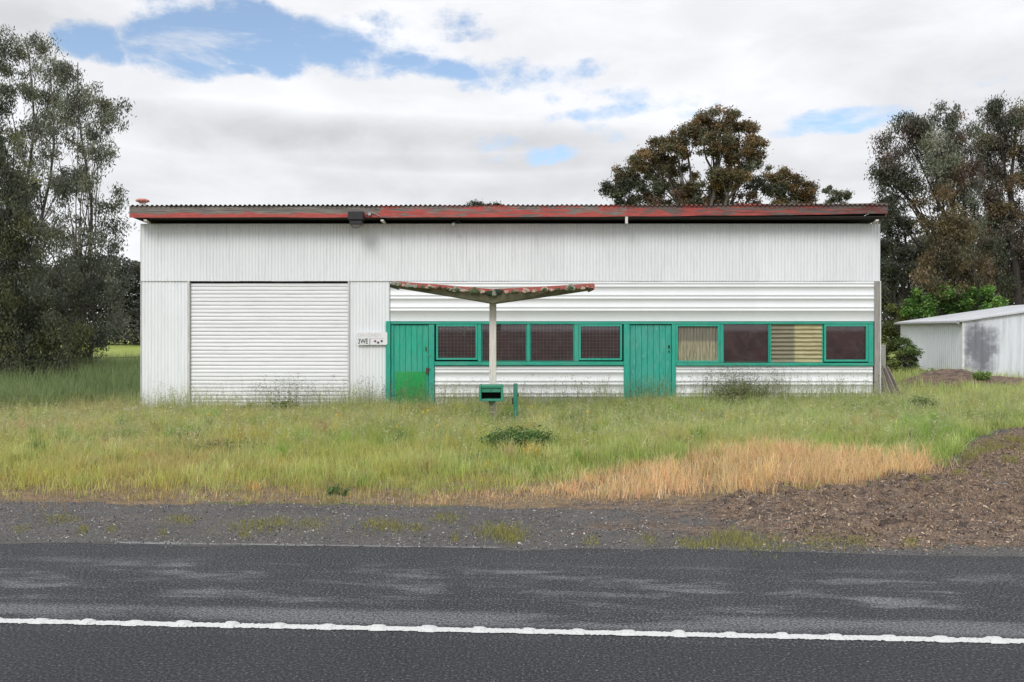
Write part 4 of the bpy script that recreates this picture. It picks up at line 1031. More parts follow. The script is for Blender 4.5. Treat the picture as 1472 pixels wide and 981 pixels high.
# ================================================================== trees
LS = .80
def leaves(C, size, wid, col, droop=.6, seed=0):
    """C (n,3) centres, size (n,), col (n,3): rhombic leaves, mostly hanging"""
    rs = np.random.default_rng(seed); n = len(C)
    d = rs.normal(0, 1, (n, 3)); d[:, 2] = d[:, 2] * .6 - droop * 2.2 * rs.uniform(.3, 1.3, n); d /= np.linalg.norm(d, axis=1)[:, None]
    s = np.cross(d, rs.normal(0, 1, (n, 3))); s /= (np.linalg.norm(s, axis=1)[:, None] + 1e-9)
    L = (size * rs.uniform(.6, 1.35, n))[:, None]; W = L * wid
    a = C - d * L * .5; b_ = C + s * W * .5; c = C + d * L * .5; e = C - s * W * .5
    V = np.stack([a, b_, c, e], 1).reshape(-1, 3); Fq = np.arange(4 * n).reshape(n, 4)
    return V, Fq, np.repeat(col, 4, 0)
def pick_cols(n, pal, rs, var=.18):
    pal = np.array(pal); c = pal[rs.integers(0, len(pal), n)]
    return c
def tree(name, label, cat, Y, base_px, clumps, pal, leaf=.15, wid=.26, per=90, sub_r=.42, droop=.6, trunk_r=.22, bark=None, seed=1, group=None, trunk_top=None, limbs_from=.25, fill=1.0, multi=1):
    rs = np.random.default_rng(seed); k = Y / F
    base = on_ground(base_px, Y)
    root = empty(name, base, label, cat, group)
    mbt = MB(); subs = []; allC = []; allS = []; allCol = []
    cl = []
    for c in clumps:
        px, py, rx, ry = c[:4]; dz = c[4] if len(c) > 4 else 0.0; p_ = c[5] if len(c) > 5 else pal
        ctr = np.array([(px - CX) * k, Y + dz, CH + (HY - py) * k]); cl.append((ctr, rx * k, ry * k, p_))
    hi = max(cl, key=lambda q: q[0][2]); lo_z = base[2]
    for m_i in range(multi):
        b0 = base + np.array([(m_i - (multi - 1) / 2) * .55, rs.uniform(-.2, .2), 0]) * (multi > 1)
        tgt = hi[0] if m_i == 0 else cl[rs.integers(len(cl))][0]
        if trunk_top is not None and m_i == 0: tgt = np.array([(trunk_top[0] - CX) * k, Y, CH + (HY - trunk_top[1]) * k])
        N = 9; path = []; rad = []
        for i in range(N + 1):
            f_ = i / N; q = b0 + (tgt - b0) * f_; q = q + np.array([math.sin(f_ * 5 + seed) * .18, math.cos(f_ * 4 + seed) * .15, 0]) * math.sin(math.pi * f_) * (1 + .1 * np.linalg.norm(tgt - b0))
            if i == 0: q = q - np.array([0, 0, .25])
            path.append(q); rad.append(trunk_r / math.sqrt(multi) * (1 - .82 * f_) * (1.3 if i == 0 else 1))
        mbt.tube(path, rad, 8)
        if m_i == 0: main = path
        subs.append((path, rad))
    for ctr, rx, ry, p_ in cl:
        path, rad = subs[rs.integers(len(subs))]
        cand = [i for i in range(1, len(path)) if path[i][2] < ctr[2] - .15 * abs(ctr[0] - path[i][0]) - .1] or [2]
        i0 = cand[min(len(cand) - 1, max(0, int(len(cand) * rs.uniform(.45, .85))))]
        st = path[i0]; r0 = max(.03, rad[i0] * .55)
        mid = (st + ctr) / 2 + np.array([rs.normal(0, .1), rs.normal(0, .1), -.08 * np.linalg.norm(ctr - st)])
        ln = np.linalg.norm(ctr - st)
        br = [st, st * .6 + mid * .4 + rs.normal(0, .03 * ln, 3), mid, mid * .4 + ctr * .6 + rs.normal(0, .04 * ln, 3), ctr]
        mbt.tube(br, [r0, r0 * .85, r0 * .65, r0 * .45, r0 * .25], 6)
        ry_ = (rx + ry) * .5 * .9
        nsub = max(6, int(fill * 4.0 * (rx * ry) / (sub_r ** 2)))
        u = rs.normal(0, 1, (nsub, 3)); u /= np.linalg.norm(u, axis=1)[:, None]; rad_ = rs.uniform(.35, 1.0, nsub) ** .6
        sc_ = ctr + u * rad_[:, None] * np.array([rx, ry_, ry])
        for j in range(nsub):
            q = sc_[j]; 
            if q[2] < base[2] + .1: q[2] = base[2] + .1 + rs.uniform(0, .4)
            if j % 4 == 0 or nsub < 12:
                s_ = br[2 + rs.integers(3)]; md = (s_ + q) / 2 + rs.normal(0, .06 * np.linalg.norm(q - s_), 3)
                mbt.tube([s_, md, q], [r0 * .30, r0 * .2, .006], 4, False)
            sr_ = sub_r * rs.uniform(.55, 1.25); nl = int(per * 2.9 * rs.uniform(.6, 1.3) * (sr_ / sub_r) ** 1.5)
            g = rs.normal(0, .36, (nl, 3)) * np.array([sr_, sr_, sr_ * (.75 if droop < .8 else .8)])
            if droop >= .8: g[:, 2] -= np.abs(rs.normal(0, .4, nl)) * sr_ * 1.0
            allC.append(q + g); allS.append(np.full(nl, leaf * .80))
            cc = np.array(p_)[rs.integers(len(p_))] * rs.uniform(.62, 1.35)
            colr = cc[None] * rs.uniform(.65, 1.4, (nl, 1)) * np.array([1, 1, 1]) + 0
            allCol.append(colr)
    Cc = np.concatenate(allC); Ss = np.concatenate(allS); Kc = np.concatenate(allCol)
    V, Fq, K = leaves(Cc, Ss, wid, Kc, droop, seed)
    o = Vector(base)
    link('crown', raw_mesh('crown', V - base, Fq, M_LEAF, False, np.clip(K, 0, 1)), root, base)
    if mbt.v:
        Vt = np.array(mbt.v) - base
        link('trunk', raw_mesh('trunk', Vt, mbt.f, bark or M_BARK, True), root, base)
    return len(Cc)
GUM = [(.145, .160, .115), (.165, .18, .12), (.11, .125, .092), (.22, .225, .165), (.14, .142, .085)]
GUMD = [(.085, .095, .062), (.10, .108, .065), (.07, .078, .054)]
OLV = [(.125, .135, .06), (.155, .16, .07), (.10, .11, .055)]
BRN = [(.19, .135, .062), (.16, .125, .062), (.22, .145, .060), (.125, .12, .07), (.145, .135, .075)]
BRD = [(.145, .10, .066), (.11, .104, .072), (.16, .105, .062)]
RUS = [(.16, .085, .030), (.12, .075, .025)]
MIS = [(.145, .115, .052), (.12, .10, .055), (.15, .108, .055), (.11, .105, .06)]
PUR = [(.14, .10, .078), (.115, .098, .074), (.11, .108, .082)]
nl = 0
nl += tree('gum_tree', 'tallest grey green gum tree with open crown at far left edge', 'tree', 34, 48, [(20, 80, 34, 36), (62, 62, 28, 22), (72, 110, 34, 40), (30, 140, 40, 45, 1), (82, 165, 30, 36), (5, 110, 30, 50), (60, 220, 38, 42, -1), (92, 240, 26, 40), (15, 230, 34, 50), (-40, 140, 50, 80), (-40, 280, 60, 90, 1), (40, 300, 40, 50)],
      GUM, .17, .28, 75, .48, .85, .15, None, 3, 'gum trees left of the workshop', (40, 70), multi=2, fill=.78)
nl += tree('gum_tree', 'slender gum tree with drooping leaves nearest the left end of workshop', 'tree', 31, 122, [(100, 92, 20, 22), (112, 130, 30, 30), (98, 170, 26, 34), (135, 150, 26, 30, 1), (150, 165, 22, 30), (128, 210, 34, 34), (155, 235, 22, 36, -1), (158, 290, 18, 30), (120, 280, 32, 40), (95, 250, 24, 34), (140, 320, 30, 26, 1), (105, 340, 34, 36), (155, 345, 22, 16), (75, 350, 30, 45), (125, 390, 34, 30), (160, 398, 26, 22), (80, 420, 44, 30), (120, 440, 40, 24), (165, 432, 22, 18), (150, 470, 36, 9), (105, 478, 30, 14), (118, 504, 24, 12), (95, 470, 30, 20), (110, 522, 30, 12)],
      GUM, .16, .28, 66, .44, .85, .13, None, 5, 'gum trees left of the workshop', (112, 90), multi=2, fill=.78)
nl += tree('gum_tree', 'darker olive leafy gum at left edge in front of the tall one', 'tree', 27, 22, [(10, 220, 26, 40), (28, 275, 26, 40), (5, 300, 30, 50), (42, 330, 28, 40), (15, 380, 44, 44), (48, 400, 34, 40, -1), (20, 440, 44, 36), (62, 450, 26, 28), (-40, 330, 50, 90), (-40, 430, 50, 60), (40, 478, 34, 18), (12, 492, 34, 18), (58, 496, 30, 16), (-30, 480, 40, 26), (95, 488, 26, 18, 1), (70, 470, 30, 22), (20, 520, 40, 18), (80, 515, 30, 14)],
      OLV + GUMD, .15, .28, 85, .42, .85, .12, M_BARKD, 8, 'gum trees left of the workshop', (20, 210), multi=2)
nl += tree('low_shrub', 'bright green shrub at the foot of the left trees', 'shrub', 30, 45, [(44, 502, 26, 18), (14, 506, 30, 16), (72, 514, 20, 12, 1), (40, 524, 34, 14)], [(.09, .13, .025), (.07, .10, .03), (.12, .16, .03)], .09, .5, 90, .26, .3, .04, M_BARKD, 12)
nl += tree('sapling', 'thin dark leaning sapling beside paddock behind tall grass', 'tree', 29, 84, [(100, 462, 22, 10), (128, 478, 22, 8), (142, 486, 12, 8), (84, 440, 16, 16)], GUMD, .13, .3, 40, .26, .8, .07, M_BARKD, 13, None, (92, 440))
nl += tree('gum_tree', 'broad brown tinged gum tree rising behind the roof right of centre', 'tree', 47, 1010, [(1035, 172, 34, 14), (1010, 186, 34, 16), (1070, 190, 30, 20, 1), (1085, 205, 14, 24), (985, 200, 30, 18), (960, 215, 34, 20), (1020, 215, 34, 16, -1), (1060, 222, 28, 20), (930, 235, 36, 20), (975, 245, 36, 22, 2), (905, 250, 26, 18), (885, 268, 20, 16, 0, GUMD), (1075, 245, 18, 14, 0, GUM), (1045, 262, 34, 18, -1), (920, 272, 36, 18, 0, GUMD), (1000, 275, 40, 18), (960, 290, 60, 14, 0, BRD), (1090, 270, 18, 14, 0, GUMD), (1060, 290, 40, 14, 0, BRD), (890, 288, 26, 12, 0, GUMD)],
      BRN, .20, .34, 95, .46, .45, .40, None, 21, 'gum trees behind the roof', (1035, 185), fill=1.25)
nl += tree('gum_tree', 'rounded rust brown gum crown right of the broad tree behind the roof', 'tree', 50, 1120, [(1112, 250, 16, 14, 0, BRN), (1130, 262, 24, 14), (1150, 275, 22, 14), (1115, 282, 26, 16, 0, GUMD), (1160, 288, 14, 12), (1140, 295, 34, 14)],
      RUS + BRN, .20, .34, 90, .45, .4, .24, None, 23, 'gum trees behind the roof', (1125, 258), fill=1.5)
nl += tree('small_tree', 'small lone pale green treetop above the right end of roof', 'tree', 55, 1204, [(1194, 275, 9, 7), (1213, 278, 11, 9), (1200, 288, 13, 8), (1204, 300, 16, 12)], [(.16, .16, .11), (.11, .12, .07), (.07, .08, .045)], .18, .4, 60, .32, .4, .12, None, 25, None, (1205, 282))
nl += tree('small_tree', 'dark treetop just showing over the middle of roof', 'tree', 60, 685, [(682, 296, 18, 5), (695, 297, 12, 4), (712, 298, 10, 4), (690, 320, 30, 18)], GUMD, .18, .4, 70, .38, .3, .14, None, 26, None, (686, 300))
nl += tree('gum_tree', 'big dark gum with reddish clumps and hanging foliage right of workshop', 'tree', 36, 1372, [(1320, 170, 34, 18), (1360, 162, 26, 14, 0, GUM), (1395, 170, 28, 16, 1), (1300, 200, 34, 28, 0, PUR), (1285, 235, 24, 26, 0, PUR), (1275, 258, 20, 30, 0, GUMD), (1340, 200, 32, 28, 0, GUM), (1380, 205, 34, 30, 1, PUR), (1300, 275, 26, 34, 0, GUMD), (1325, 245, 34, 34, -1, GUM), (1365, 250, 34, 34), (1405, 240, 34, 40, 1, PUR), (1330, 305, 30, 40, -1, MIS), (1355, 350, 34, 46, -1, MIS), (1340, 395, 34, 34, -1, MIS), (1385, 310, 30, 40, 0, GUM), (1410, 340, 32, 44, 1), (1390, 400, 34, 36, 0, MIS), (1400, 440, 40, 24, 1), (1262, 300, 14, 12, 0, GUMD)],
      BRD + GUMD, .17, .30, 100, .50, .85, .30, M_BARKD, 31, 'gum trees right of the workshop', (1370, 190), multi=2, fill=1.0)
nl += tree('gum_tree', 'tall dark gum leaning over the small shed at far right edge', 'tree', 40, 1465, [(1420, 150, 18, 12, 0, GUMD), (1440, 175, 30, 24), (1470, 165, 26, 20, 0, BRN), (1430, 220, 30, 34, 0, PUR), (1465, 230, 34, 40, 0, BRN), (1450, 280, 34, 40, 0, MIS), (1440, 330, 34, 40, 0, PUR), (1475, 330, 30, 50, 0, PUR), (1450, 385, 36, 36), (1418, 200, 22, 26), (1424, 255, 22, 30, 0, PUR), (1425, 310, 22, 30), (1510, 220, 40, 60), (1520, 320, 40, 60), (1500, 400, 50, 40)],
      BRD + GUMD, .18, .30, 100, .52, .85, .30, M_BARKD, 33, 'gum trees right of the workshop', (1462, 160), multi=2)
nl += tree('gum_tree', 'dense grey green tree low behind the right corner of workshop', 'tree', 48, 1300, [(1285, 320, 26, 20), (1310, 345, 30, 26), (1280, 370, 26, 30), (1320, 385, 34, 30), (1290, 420, 30, 26), (1275, 290, 12, 10), (1340, 425, 34, 24)],
      [(.075, .085, .060), (.060, .068, .050), (.095, .10, .075)], .20, .36, 95, .50, .35, .25, M_BARKD, 35, 'gum trees right of the workshop', (1300, 330))
nl += tree('leafy_shrub', 'bright green leafy shrub showing over the small shed roof', 'shrub', 34.8, 1370, [(1330, 432, 26, 14), (1360, 424, 24, 12), (1385, 420, 22, 10), (1410, 428, 24, 12), (1345, 446, 40, 14), (1395, 442, 40, 14), (1432, 438, 16, 8), (1315, 450, 14, 12)],
      [(.09, .19, .035), (.12, .24, .045), (.07, .15, .03), (.16, .28, .06)], .15, .55, 60, .34, .1, .10, M_BARKD, 37)
nl += tree('bush', 'olive climbing bush behind the left end of small shed', 'shrub', 35.5, 1288, [(1286, 462, 18, 22), (1276, 490, 16, 22), (1294, 445, 14, 12), (1272, 512, 14, 14), (1300, 490, 16, 20)], [(.12, .14, .03), (.08, .10, .03)], .12, .5, 80, .3, .2, .06, M_BARKD, 38)
nl += tree('bush', 'dark green bush growing against the left side wall of small shed', 'shrub', 29.2, 1309, [(1309, 504, 11, 16), (1300, 502, 12, 16), (1314, 526, 9, 16), (1294, 522, 14, 16, 0, [(.16, .20, .06)]), (1306, 536, 14, 12), (1284, 530, 14, 14, 0, [(.18, .22, .07)])], [(.10, .15, .045), (.13, .19, .055), (.075, .115, .035)], .09, .5, 90, .22, .2, .04, M_BARKD, 39)

# ---- far woodland and paddock scrub, massed foliage
def woodland(name, x0, x1, Y0, h, seed, pal, n, size=.55):
    rs = np.random.default_rng(seed); x = rs.uniform(x0, x1, n)
    top = h * (.72 + .55 * fbm(x * .12, x * 0 + seed, seed, 4)) ; z = rs.uniform(0, 1, n) ** .75 * top
    y = Y0 + rs.uniform(-4, 4, n) - z * .25 + (fbm(x * .35, z * .35, seed + 3) - .5) * 7
    blob = fbm(x * .3, z * .45, seed + 9); keep = rs.uniform(0, 1, n) < .4 + blob
    x, y, z, blob = x[keep], y[keep], z[keep], blob[keep]
    c = np.array(pal)[(fbm(x * .16, z * .1, seed + 20) * 2.2 * len(pal)).astype(int) % len(pal)] * rs.uniform(.65, 1.35, (len(x), 1))
    V, Fq, K = leaves(np.stack([x, y, z + .0], -1), np.full(len(x), size), .55, c, .2, seed)
    o = link(name, raw_mesh(name, V, Fq, M_LEAF, False, np.clip(K, 0, 1))); tag(o, 'dark mass of far gum woodland beyond the paddock', kind='stuff'); return o
woodland('woodland', -88, -30, 92, 8.2, 4, [(.075, .080, .066), (.09, .092, .075), (.10, .098, .085)], 130000, .36)['label'] = 'dark far woodland beyond the paddock at left'
woodland('woodland', 30, 72, 84, 9.5, 6, [(.08, .085, .062), (.10, .10, .07), (.095, .085, .068)], 80000, .36)['label'] = 'dark far woodland behind the right trees and shed'

def pad_mat():
    m, t, b, _ = mat('paddock_pasture'); p = t.pos()
    c = t.mix(t.ramp(t.noise(t.scale(p, (.3, .1, 1)), 1.0, 5), .35, .65), (.23, .30, .045), (.30, .34, .07)); c = t.mix(t.math('MULTIPLY', t.ramp(t.noise(t.scale(p, (.8, .25, 1)), 1.0, 5), .6, .7), .5), c, (.32, .28, .12))
    t.put(b.inputs['Base Color'], c); b.inputs['Roughness'].default_value = .9; bump(t, b, t.noise(p, 3, 4), .3, .8); return m
V = []
pxs = np.linspace(-95, 95, 60); pys = np.concatenate([np.linspace(36, 60, 10), np.linspace(64, 120, 8)])
for y in pys:
    for x in pxs: V.append((x, y, float(height(np.array([x]), np.array([y]), False)[0]) + .05 + .35 * float(smooth(40, 90, y)) * 1.0))
idx = np.arange(len(V)).reshape(len(pys), 60); Fq = np.stack([idx[:-1, :-1], idx[:-1, 1:], idx[1:, 1:], idx[1:, :-1]], -1).reshape(-1, 4)
tag(link('paddock', raw_mesh('paddock', np.array(V), Fq, pad_mat(), True)), kind='structure')
# wire fence far left
ff = empty('wire_fence', (-15.5, 33, gz(-15.5, 33)), 'low rusty wire fence along the paddock left of workshop', 'fence')
for k_ in range(7):
    xx = -24 + k_ * 2.6; g_ = gz(xx, 33)
    mb = MB(); mb.tube([(xx, 33, g_ - .1), (xx + .02, 33, g_ + 1.12)], [.05, .04], 6); mb.build('fence_post', M_BARKD, ff)
for hh in (.45, .8, 1.05):
    mb = MB(); mb.tube([(-24 + k_ * 1.3, 32.95, gz(-24 + k_ * 1.3, 33) + hh - .03 * (k_ % 2)) for k_ in range(13)], .010, 4); mb.build('wire', M_RUSTY, ff)

# ================================================================== grasses
def blades(x, y, h, wdt_, col, lean, seed, zoff=0.0, tipc=None, curl=.35):
    rs = np.random.default_rng(seed); n = len(x); z = height(x, y) + zoff
    a = rs.uniform(0, 2 * math.pi, n); la = rs.uniform(0, 2 * math.pi, n)
    ln = np.abs(rs.normal(0, 1, n)) * lean * h
    dxl, dyl = np.cos(la) * ln, np.sin(la) * ln
    wx, wy = np.cos(a) * wdt_ / 2, np.sin(a) * wdt_ / 2
    P = np.empty((n, 5, 3), np.float32)
    P[:, 0] = np.stack([x - wx, y - wy, z - .02], -1); P[:, 1] = np.stack([x + wx, y + wy, z - .02], -1)
    mx_, my_ = x + dxl * curl, y + dyl * curl; mz_ = z + h * .58
    P[:, 2] = np.stack([mx_ - wx * .8, my_ - wy * .8, mz_], -1); P[:, 3] = np.stack([mx_ + wx * .8, my_ + wy * .8, mz_], -1)
    P[:, 4] = np.stack([x + dxl, y + dyl, z + np.sqrt(np.maximum((h * 1.0) ** 2 - ln ** 2 * .5, (h * .35) ** 2))], -1)
    b0 = (np.arange(n) * 5)[:, None]
    T = np.concatenate([b0 + np.array([[0, 1, 3]]), b0 + np.array([[0, 3, 2]]), b0 + np.array([[2, 3, 4]])], 0)
    K = np.repeat(col[:, None], 5, 1)
    if tipc is not None: K = K.copy(); K[:, 4] = K[:, 4] * .5 + tipc * .5
    return P.reshape(-1, 3), T, K.reshape(-1, 3)
G_GREEN = np.array([.375, .44, .11]); G_LUSH = np.array([.23, .39, .075]); G_PALE = np.array([.58, .62, .28]); G_YEL = np.array([.58, .52, .155]); G_STRAW = np.array([.76, .54, .29]); G_PINK = np.array([.54, .42, .20]); G_DEEP = np.array([.15, .22, .075]); G_BLUE = np.array([.22, .31, .14])
def tufts(n_t, x0, x1, y0, y1, per, seed, dens):
    rs = np.random.default_rng(seed)
    tx = rs.uniform(x0, x1, n_t); ty = rs.uniform(y0, y1, n_t)
    k_ = rs.uniform(0, 1, n_t) < dens(tx, ty); tx, ty = tx[k_], ty[k_]
    cnt = rs.integers(int(per * .6), int(per * 1.5), len(tx)); ti = np.repeat(np.arange(len(tx)), cnt)
    r = rs.uniform(.03, .13, len(tx))[ti]
    x = tx[ti] + rs.normal(0, 1, len(ti)) * r; y = ty[ti] + rs.normal(0, 1, len(ti)) * r
    return tx, ty, ti, x, y, rs
shopbox = lambda x, y: (x > XL - .02) & (x < XR + .02) & (y > WY - .03) & (y < YB + .1)
def zone(tx, ty):
    """colour weights and blade height at a place"""
    px, py = to_px(tx, ty)
    wv = lambda s, sc=.5: fbm(tx * sc, ty * sc, s)
    straw = soft_poly(tx, ty, STRAW, 7, 80)
    patch = wv(101, .8); patch2 = wv(102, .45); fine = wv(103, 3.)
    hgt = .19 + .26 * (wv(104, 1.1) - .5) + .10 * (wv(114, .5) - .5) + .08 * smooth(15, 20, ty)
    # the left front is yellower and thinner, right of centre greener and taller
    green = np.clip(.28 + .50 * smooth(380, 950, px) + .35 * (patch - .5) * 3 - .35 * smooth(690, 640, py) * 0, 0, 1)
    green = np.clip(green + .55 * np.exp(-(((px - 330) / 130) ** 2 + ((py - 655) / 16) ** 2)), 0, 1)
    green = np.clip(green + .35 * smooth(-.1, .3, (patch2 - .5)) , 0, 1)
    yel = np.clip(1 - green, 0, 1)
    pale = np.clip(smooth(.45, .62, wv(106, 1.6)) * .7 + .5 * smooth(700, 900, px) * smooth(660, 610, py), 0, 1)
    c = G_GREEN[None] * green[:, None] + G_YEL[None] * yel[:, None]
    c = c * (1 - pale[:, None] * .6) + G_PALE[None] * pale[:, None] * .6
    pink = smooth(.50, .62, wv(107, .9)) * smooth(560, 200, px) * .6 + .5 * smooth(708, 730, py)
    pink = np.clip(pink, 0, .85)
    c = c * (1 - pink[:, None]) + G_PINK[None] * pink[:, None]
    lush = np.exp(-(((px - 270) / 26) ** 2 + ((py - 627) / 9) ** 2)) + np.exp(-(((px - 1330) / 40) ** 2 + ((py - 640) / 30) ** 2)) * .8 + smooth(.55, .7, wv(108, .7)) * .5 * smooth(600, 900, px)
    lush = np.clip(lush, 0, 1)[:, None]; c = c * (1 - lush) + G_LUSH[None] * lush
    c = c * (1 - straw[:, None]) + (G_STRAW[None] * (.85 + .3 * fine[:, None])) * straw[:, None]
    hgt = np.where(straw > .5, (.08 + .16 * smooth(760, 980, px)) * (.7 + .6 * wv(109, 1.5)), hgt)
    hgt = hgt * (1 - .5 * smooth(685, 735, py) * (1 - straw)); hgt = hgt * (1 - .35 * smooth(705, 735, py) * straw)
    # deep, tall meadow left of and behind the building
    deep = smooth(19.0, 21.5, ty + (wv(110, .5) - .5) * 3) * smooth(-8.4, -9.4, tx) ; deep = np.maximum(deep, smooth(560, 600, px) * 0)
    c = c * (1 - deep[:, None]) + (G_DEEP * .55 + G_BLUE * .45)[None] * deep[:, None] * (1 + .5 * (fine[:, None] - .5))
    hgt = hgt + deep * (.30 + .2 * wv(111, .8) + .38 * smooth(22.5, 29, ty))
    rt = smooth(8.6, 9.3, tx) * smooth(18, 21, ty); hgt = hgt + rt * (.0 + .12 * wv(115, .9)); hgt = hgt * (1 - .55 * np.exp(-(((tx - 9.2) / .6) ** 2 + ((ty - 20.2) / 1.0) ** 2)))
    return c, hgt, straw
def near_dens(tx, ty):
    m = soft_poly(tx, ty, GRASS_OUT, 8, 60); px, py = to_px(tx, ty)
    vis = np.abs(tx) < ty * .62 + 1.5
    thin = 1 - .85 * smooth(703, 738, py) * (1 - soft_poly(tx, ty, STRAW, 7, 80) * .5)
    soil = np.exp(-(((tx - 12.3) / 1.6) ** 2 + ((ty - 24.4) / 1.0) ** 2)) + np.exp(-(((tx - 15) / 2.6) ** 2 + ((ty - 23.4) / 1.0) ** 2))
    return m * vis * thin * ~shopbox(tx, ty) * (1 - np.clip(soil * 1.3, 0, .97))
total = 0
allP = []
def grass_obj(name, label, parts):
    global total
    P = []; T = []; K = []; o_ = 0
    for p_, t_, k_ in parts: P.append(p_); T.append(t_ + o_); K.append(k_); o_ += len(p_)
    P = np.concatenate(P); T = np.concatenate(T); K = np.clip(np.concatenate(K), 0, 1); total += len(T)
    tag(link(name, raw_mesh(name, P, T, M_GRASS, False, K)), label, kind='stuff')
def shade_cols(c, ti, rs, n):
    tv = rs.uniform(.75, 1.25, ti.max() + 1)[ti][:, None]; hue = rs.normal(0, .07, (ti.max() + 1, 3))[ti]
    return c[ti] * tv * (1 + hue) * rs.uniform(.78, 1.25, (n, 1))
tx, ty, ti, x, y, rs = tufts(30000, -15, 16, 8.6, 21.2, 16, 200, near_dens)
ok = ~shopbox(x, y); ti, x, y = ti[ok], x[ok], y[ok]
c, h, st = zone(tx, ty); n = len(x)
hh = h[ti] * rs.uniform(.45, 1.25, n) * rs.uniform(.65, 1.4, ti.max() + 1)[ti]
part1 = blades(x, y, hh, rs.uniform(.0022, .0052, n) * (1 + y / 25), shade_cols(c, ti, rs, n), .68, 201, tipc=G_PALE[None] * .9)
grass_obj('grass', 'long green and yellow grass between the gravel and the workshop', [part1])
# bigger arching clumps with their own colour
rs = np.random.default_rng(230); parts = []
ncl = 900; cx0 = rs.uniform(-13, 12, ncl); cy0 = rs.uniform(9.6, 20.2, ncl); k_ = rs.uniform(0, 1, ncl) < near_dens(cx0, cy0) * (1 - .9 * soft_poly(cx0, cy0, STRAW, 7, 80)) * (.25 + 1.2 * fbm(cx0 * .6, cy0 * .9, 232)); cx0, cy0 = cx0[k_], cy0[k_]
cc = np.array([G_LUSH, G_GREEN, G_PALE, G_YEL, G_PINK, G_DEEP * 1.3])[rs.choice(6, len(cx0), p=[.2, .25, .2, .15, .1, .1])]
cnt = rs.integers(35, 90, len(cx0)); ti = np.repeat(np.arange(len(cx0)), cnt); r_ = rs.uniform(.03, .10, len(cx0))[ti]
x = cx0[ti] + rs.normal(0, 1, len(ti)) * r_; y = cy0[ti] + rs.normal(0, 1, len(ti)) * r_; ok = ~shopbox(x, y) & (y < WY - .04); ti, x, y = ti[ok], x[ok], y[ok]
hh = (rs.uniform(.16, .40, len(cx0)) * (.55 + .45 * smooth(10, 14, cy0)))[ti] * rs.uniform(.6, 1.2, len(x))
grass_obj('grass_clumps', 'arching clumps of taller grass rising from the verge', [blades(x, y, hh, rs.uniform(.003, .007, len(x)) * (1 + y / 30), shade_cols(cc, ti, rs, len(x)), .75, 231, tipc=G_PALE[None] * .9)])
# meadow beyond, on both sides
def far_dens(tx, ty):
    soil = np.exp(-(((tx - 12.3) / 1.6) ** 2 + ((ty - 24.4) / 1.0) ** 2)) + np.exp(-(((tx - 15) / 2.6) ** 2 + ((ty - 23.4) / 1.0) ** 2))
    shed_in = (tx > 13.7) & (ty > 26.6)
    return (np.abs(tx) < ty * .62 + 1.5) * ~shopbox(tx, ty) * ~((np.abs(tx) < 8.2)) * (1 - np.clip(soil * 1.4, 0, 1)) * ~shed_in * smooth(15.6, 14.0, tx)
tx, ty, ti, x, y, rs = tufts(15000, -22, 16, 20.8, 37, 14, 210, far_dens)
ok = ~shopbox(x, y); ti, x, y = ti[ok], x[ok], y[ok]
c, h, st = zone(tx, ty); n = len(x); 
part = blades(x, y, h[ti] * rs.uniform(.5, 1.3, n), rs.uniform(.008, .016, n), shade_cols(c, ti, rs, n), .5, 211, tipc=G_PALE[None] * .7)
grass_obj('meadow_grass', 'tall dark green meadow grass beside and behind the workshop', [part])
# seeding stalks: thin stems with loose heads that stand against the white wall
def stalks(sx, sy, sh, seed, col, heads=7, spread=.028):
    rs = np.random.default_rng(seed); n = len(sx)
    stem = blades(sx, sy, sh, np.full(n, .0042), col, .18, seed + 1)
    r = np.repeat(np.arange(n), heads); m_ = len(r)
    z0 = height(sx, sy)[r] + sh[r] * rs.uniform(.62, 1.02, m_)
    # follow the stem's lean roughly by sampling its tip
    tip = stem[0].reshape(n, 5, 3)[:, 4]; fr_ = ((z0 - height(sx, sy)[r]) / sh[r]) ** 1.6
    cx0 = sx[r] + (tip[r, 0] - sx[r]) * fr_ + rs.normal(0, spread, m_); cy0 = sy[r] + (tip[r, 1] - sy[r]) * fr_ + rs.normal(0, spread, m_)
    V, Fq, K = leaves(np.stack([cx0, cy0, np.minimum(z0, tip[r, 2] + .02)], -1), np.full(m_, .038), .24, col[r] * rs.uniform(.7, 1.3, (m_, 1)), .1, seed + 2)
    T = np.concatenate([Fq[:, [0, 1, 2]], Fq[:, [0, 2, 3]]])
    return [stem, (V, T, K)]
rs = np.random.default_rng(300); parts = []
n = 4600; sx = rs.uniform(XL - .3, XR + .5, n); sy = WY - .10 - np.abs(rs.normal(0, .55, n)); k_ = rs.uniform(0, 1, n) < fbm(sx * .8, sx * 0 + 2, 46) ** 1.5 * 2.2; sx, sy = sx[k_], sy[k_]; gc = rs.uniform(0, 1, (len(sx), 1))
parts.append(blades(sx, sy, rs.uniform(.25, .78, len(sx)) * (.45 + fbm(sx * 1.5, sy, 47)), rs.uniform(.005, .009, len(sx)), G_GREEN[None] * gc + G_PALE[None] * .8 * (1 - gc), .45, 399))
n = 800; sx = rs.uniform(XL - .3, XR + .4, n); sy = WY - .15 - np.abs(rs.normal(0, .9, n)) 
parts += stalks(sx, sy, rs.uniform(.28, .75, n) * (.7 + .6 * fbm(sx * .9, sy * .2, 44)), 301, np.array([.26, .25, .15])[None] * rs.uniform(.6, 1.4, (n, 1)))
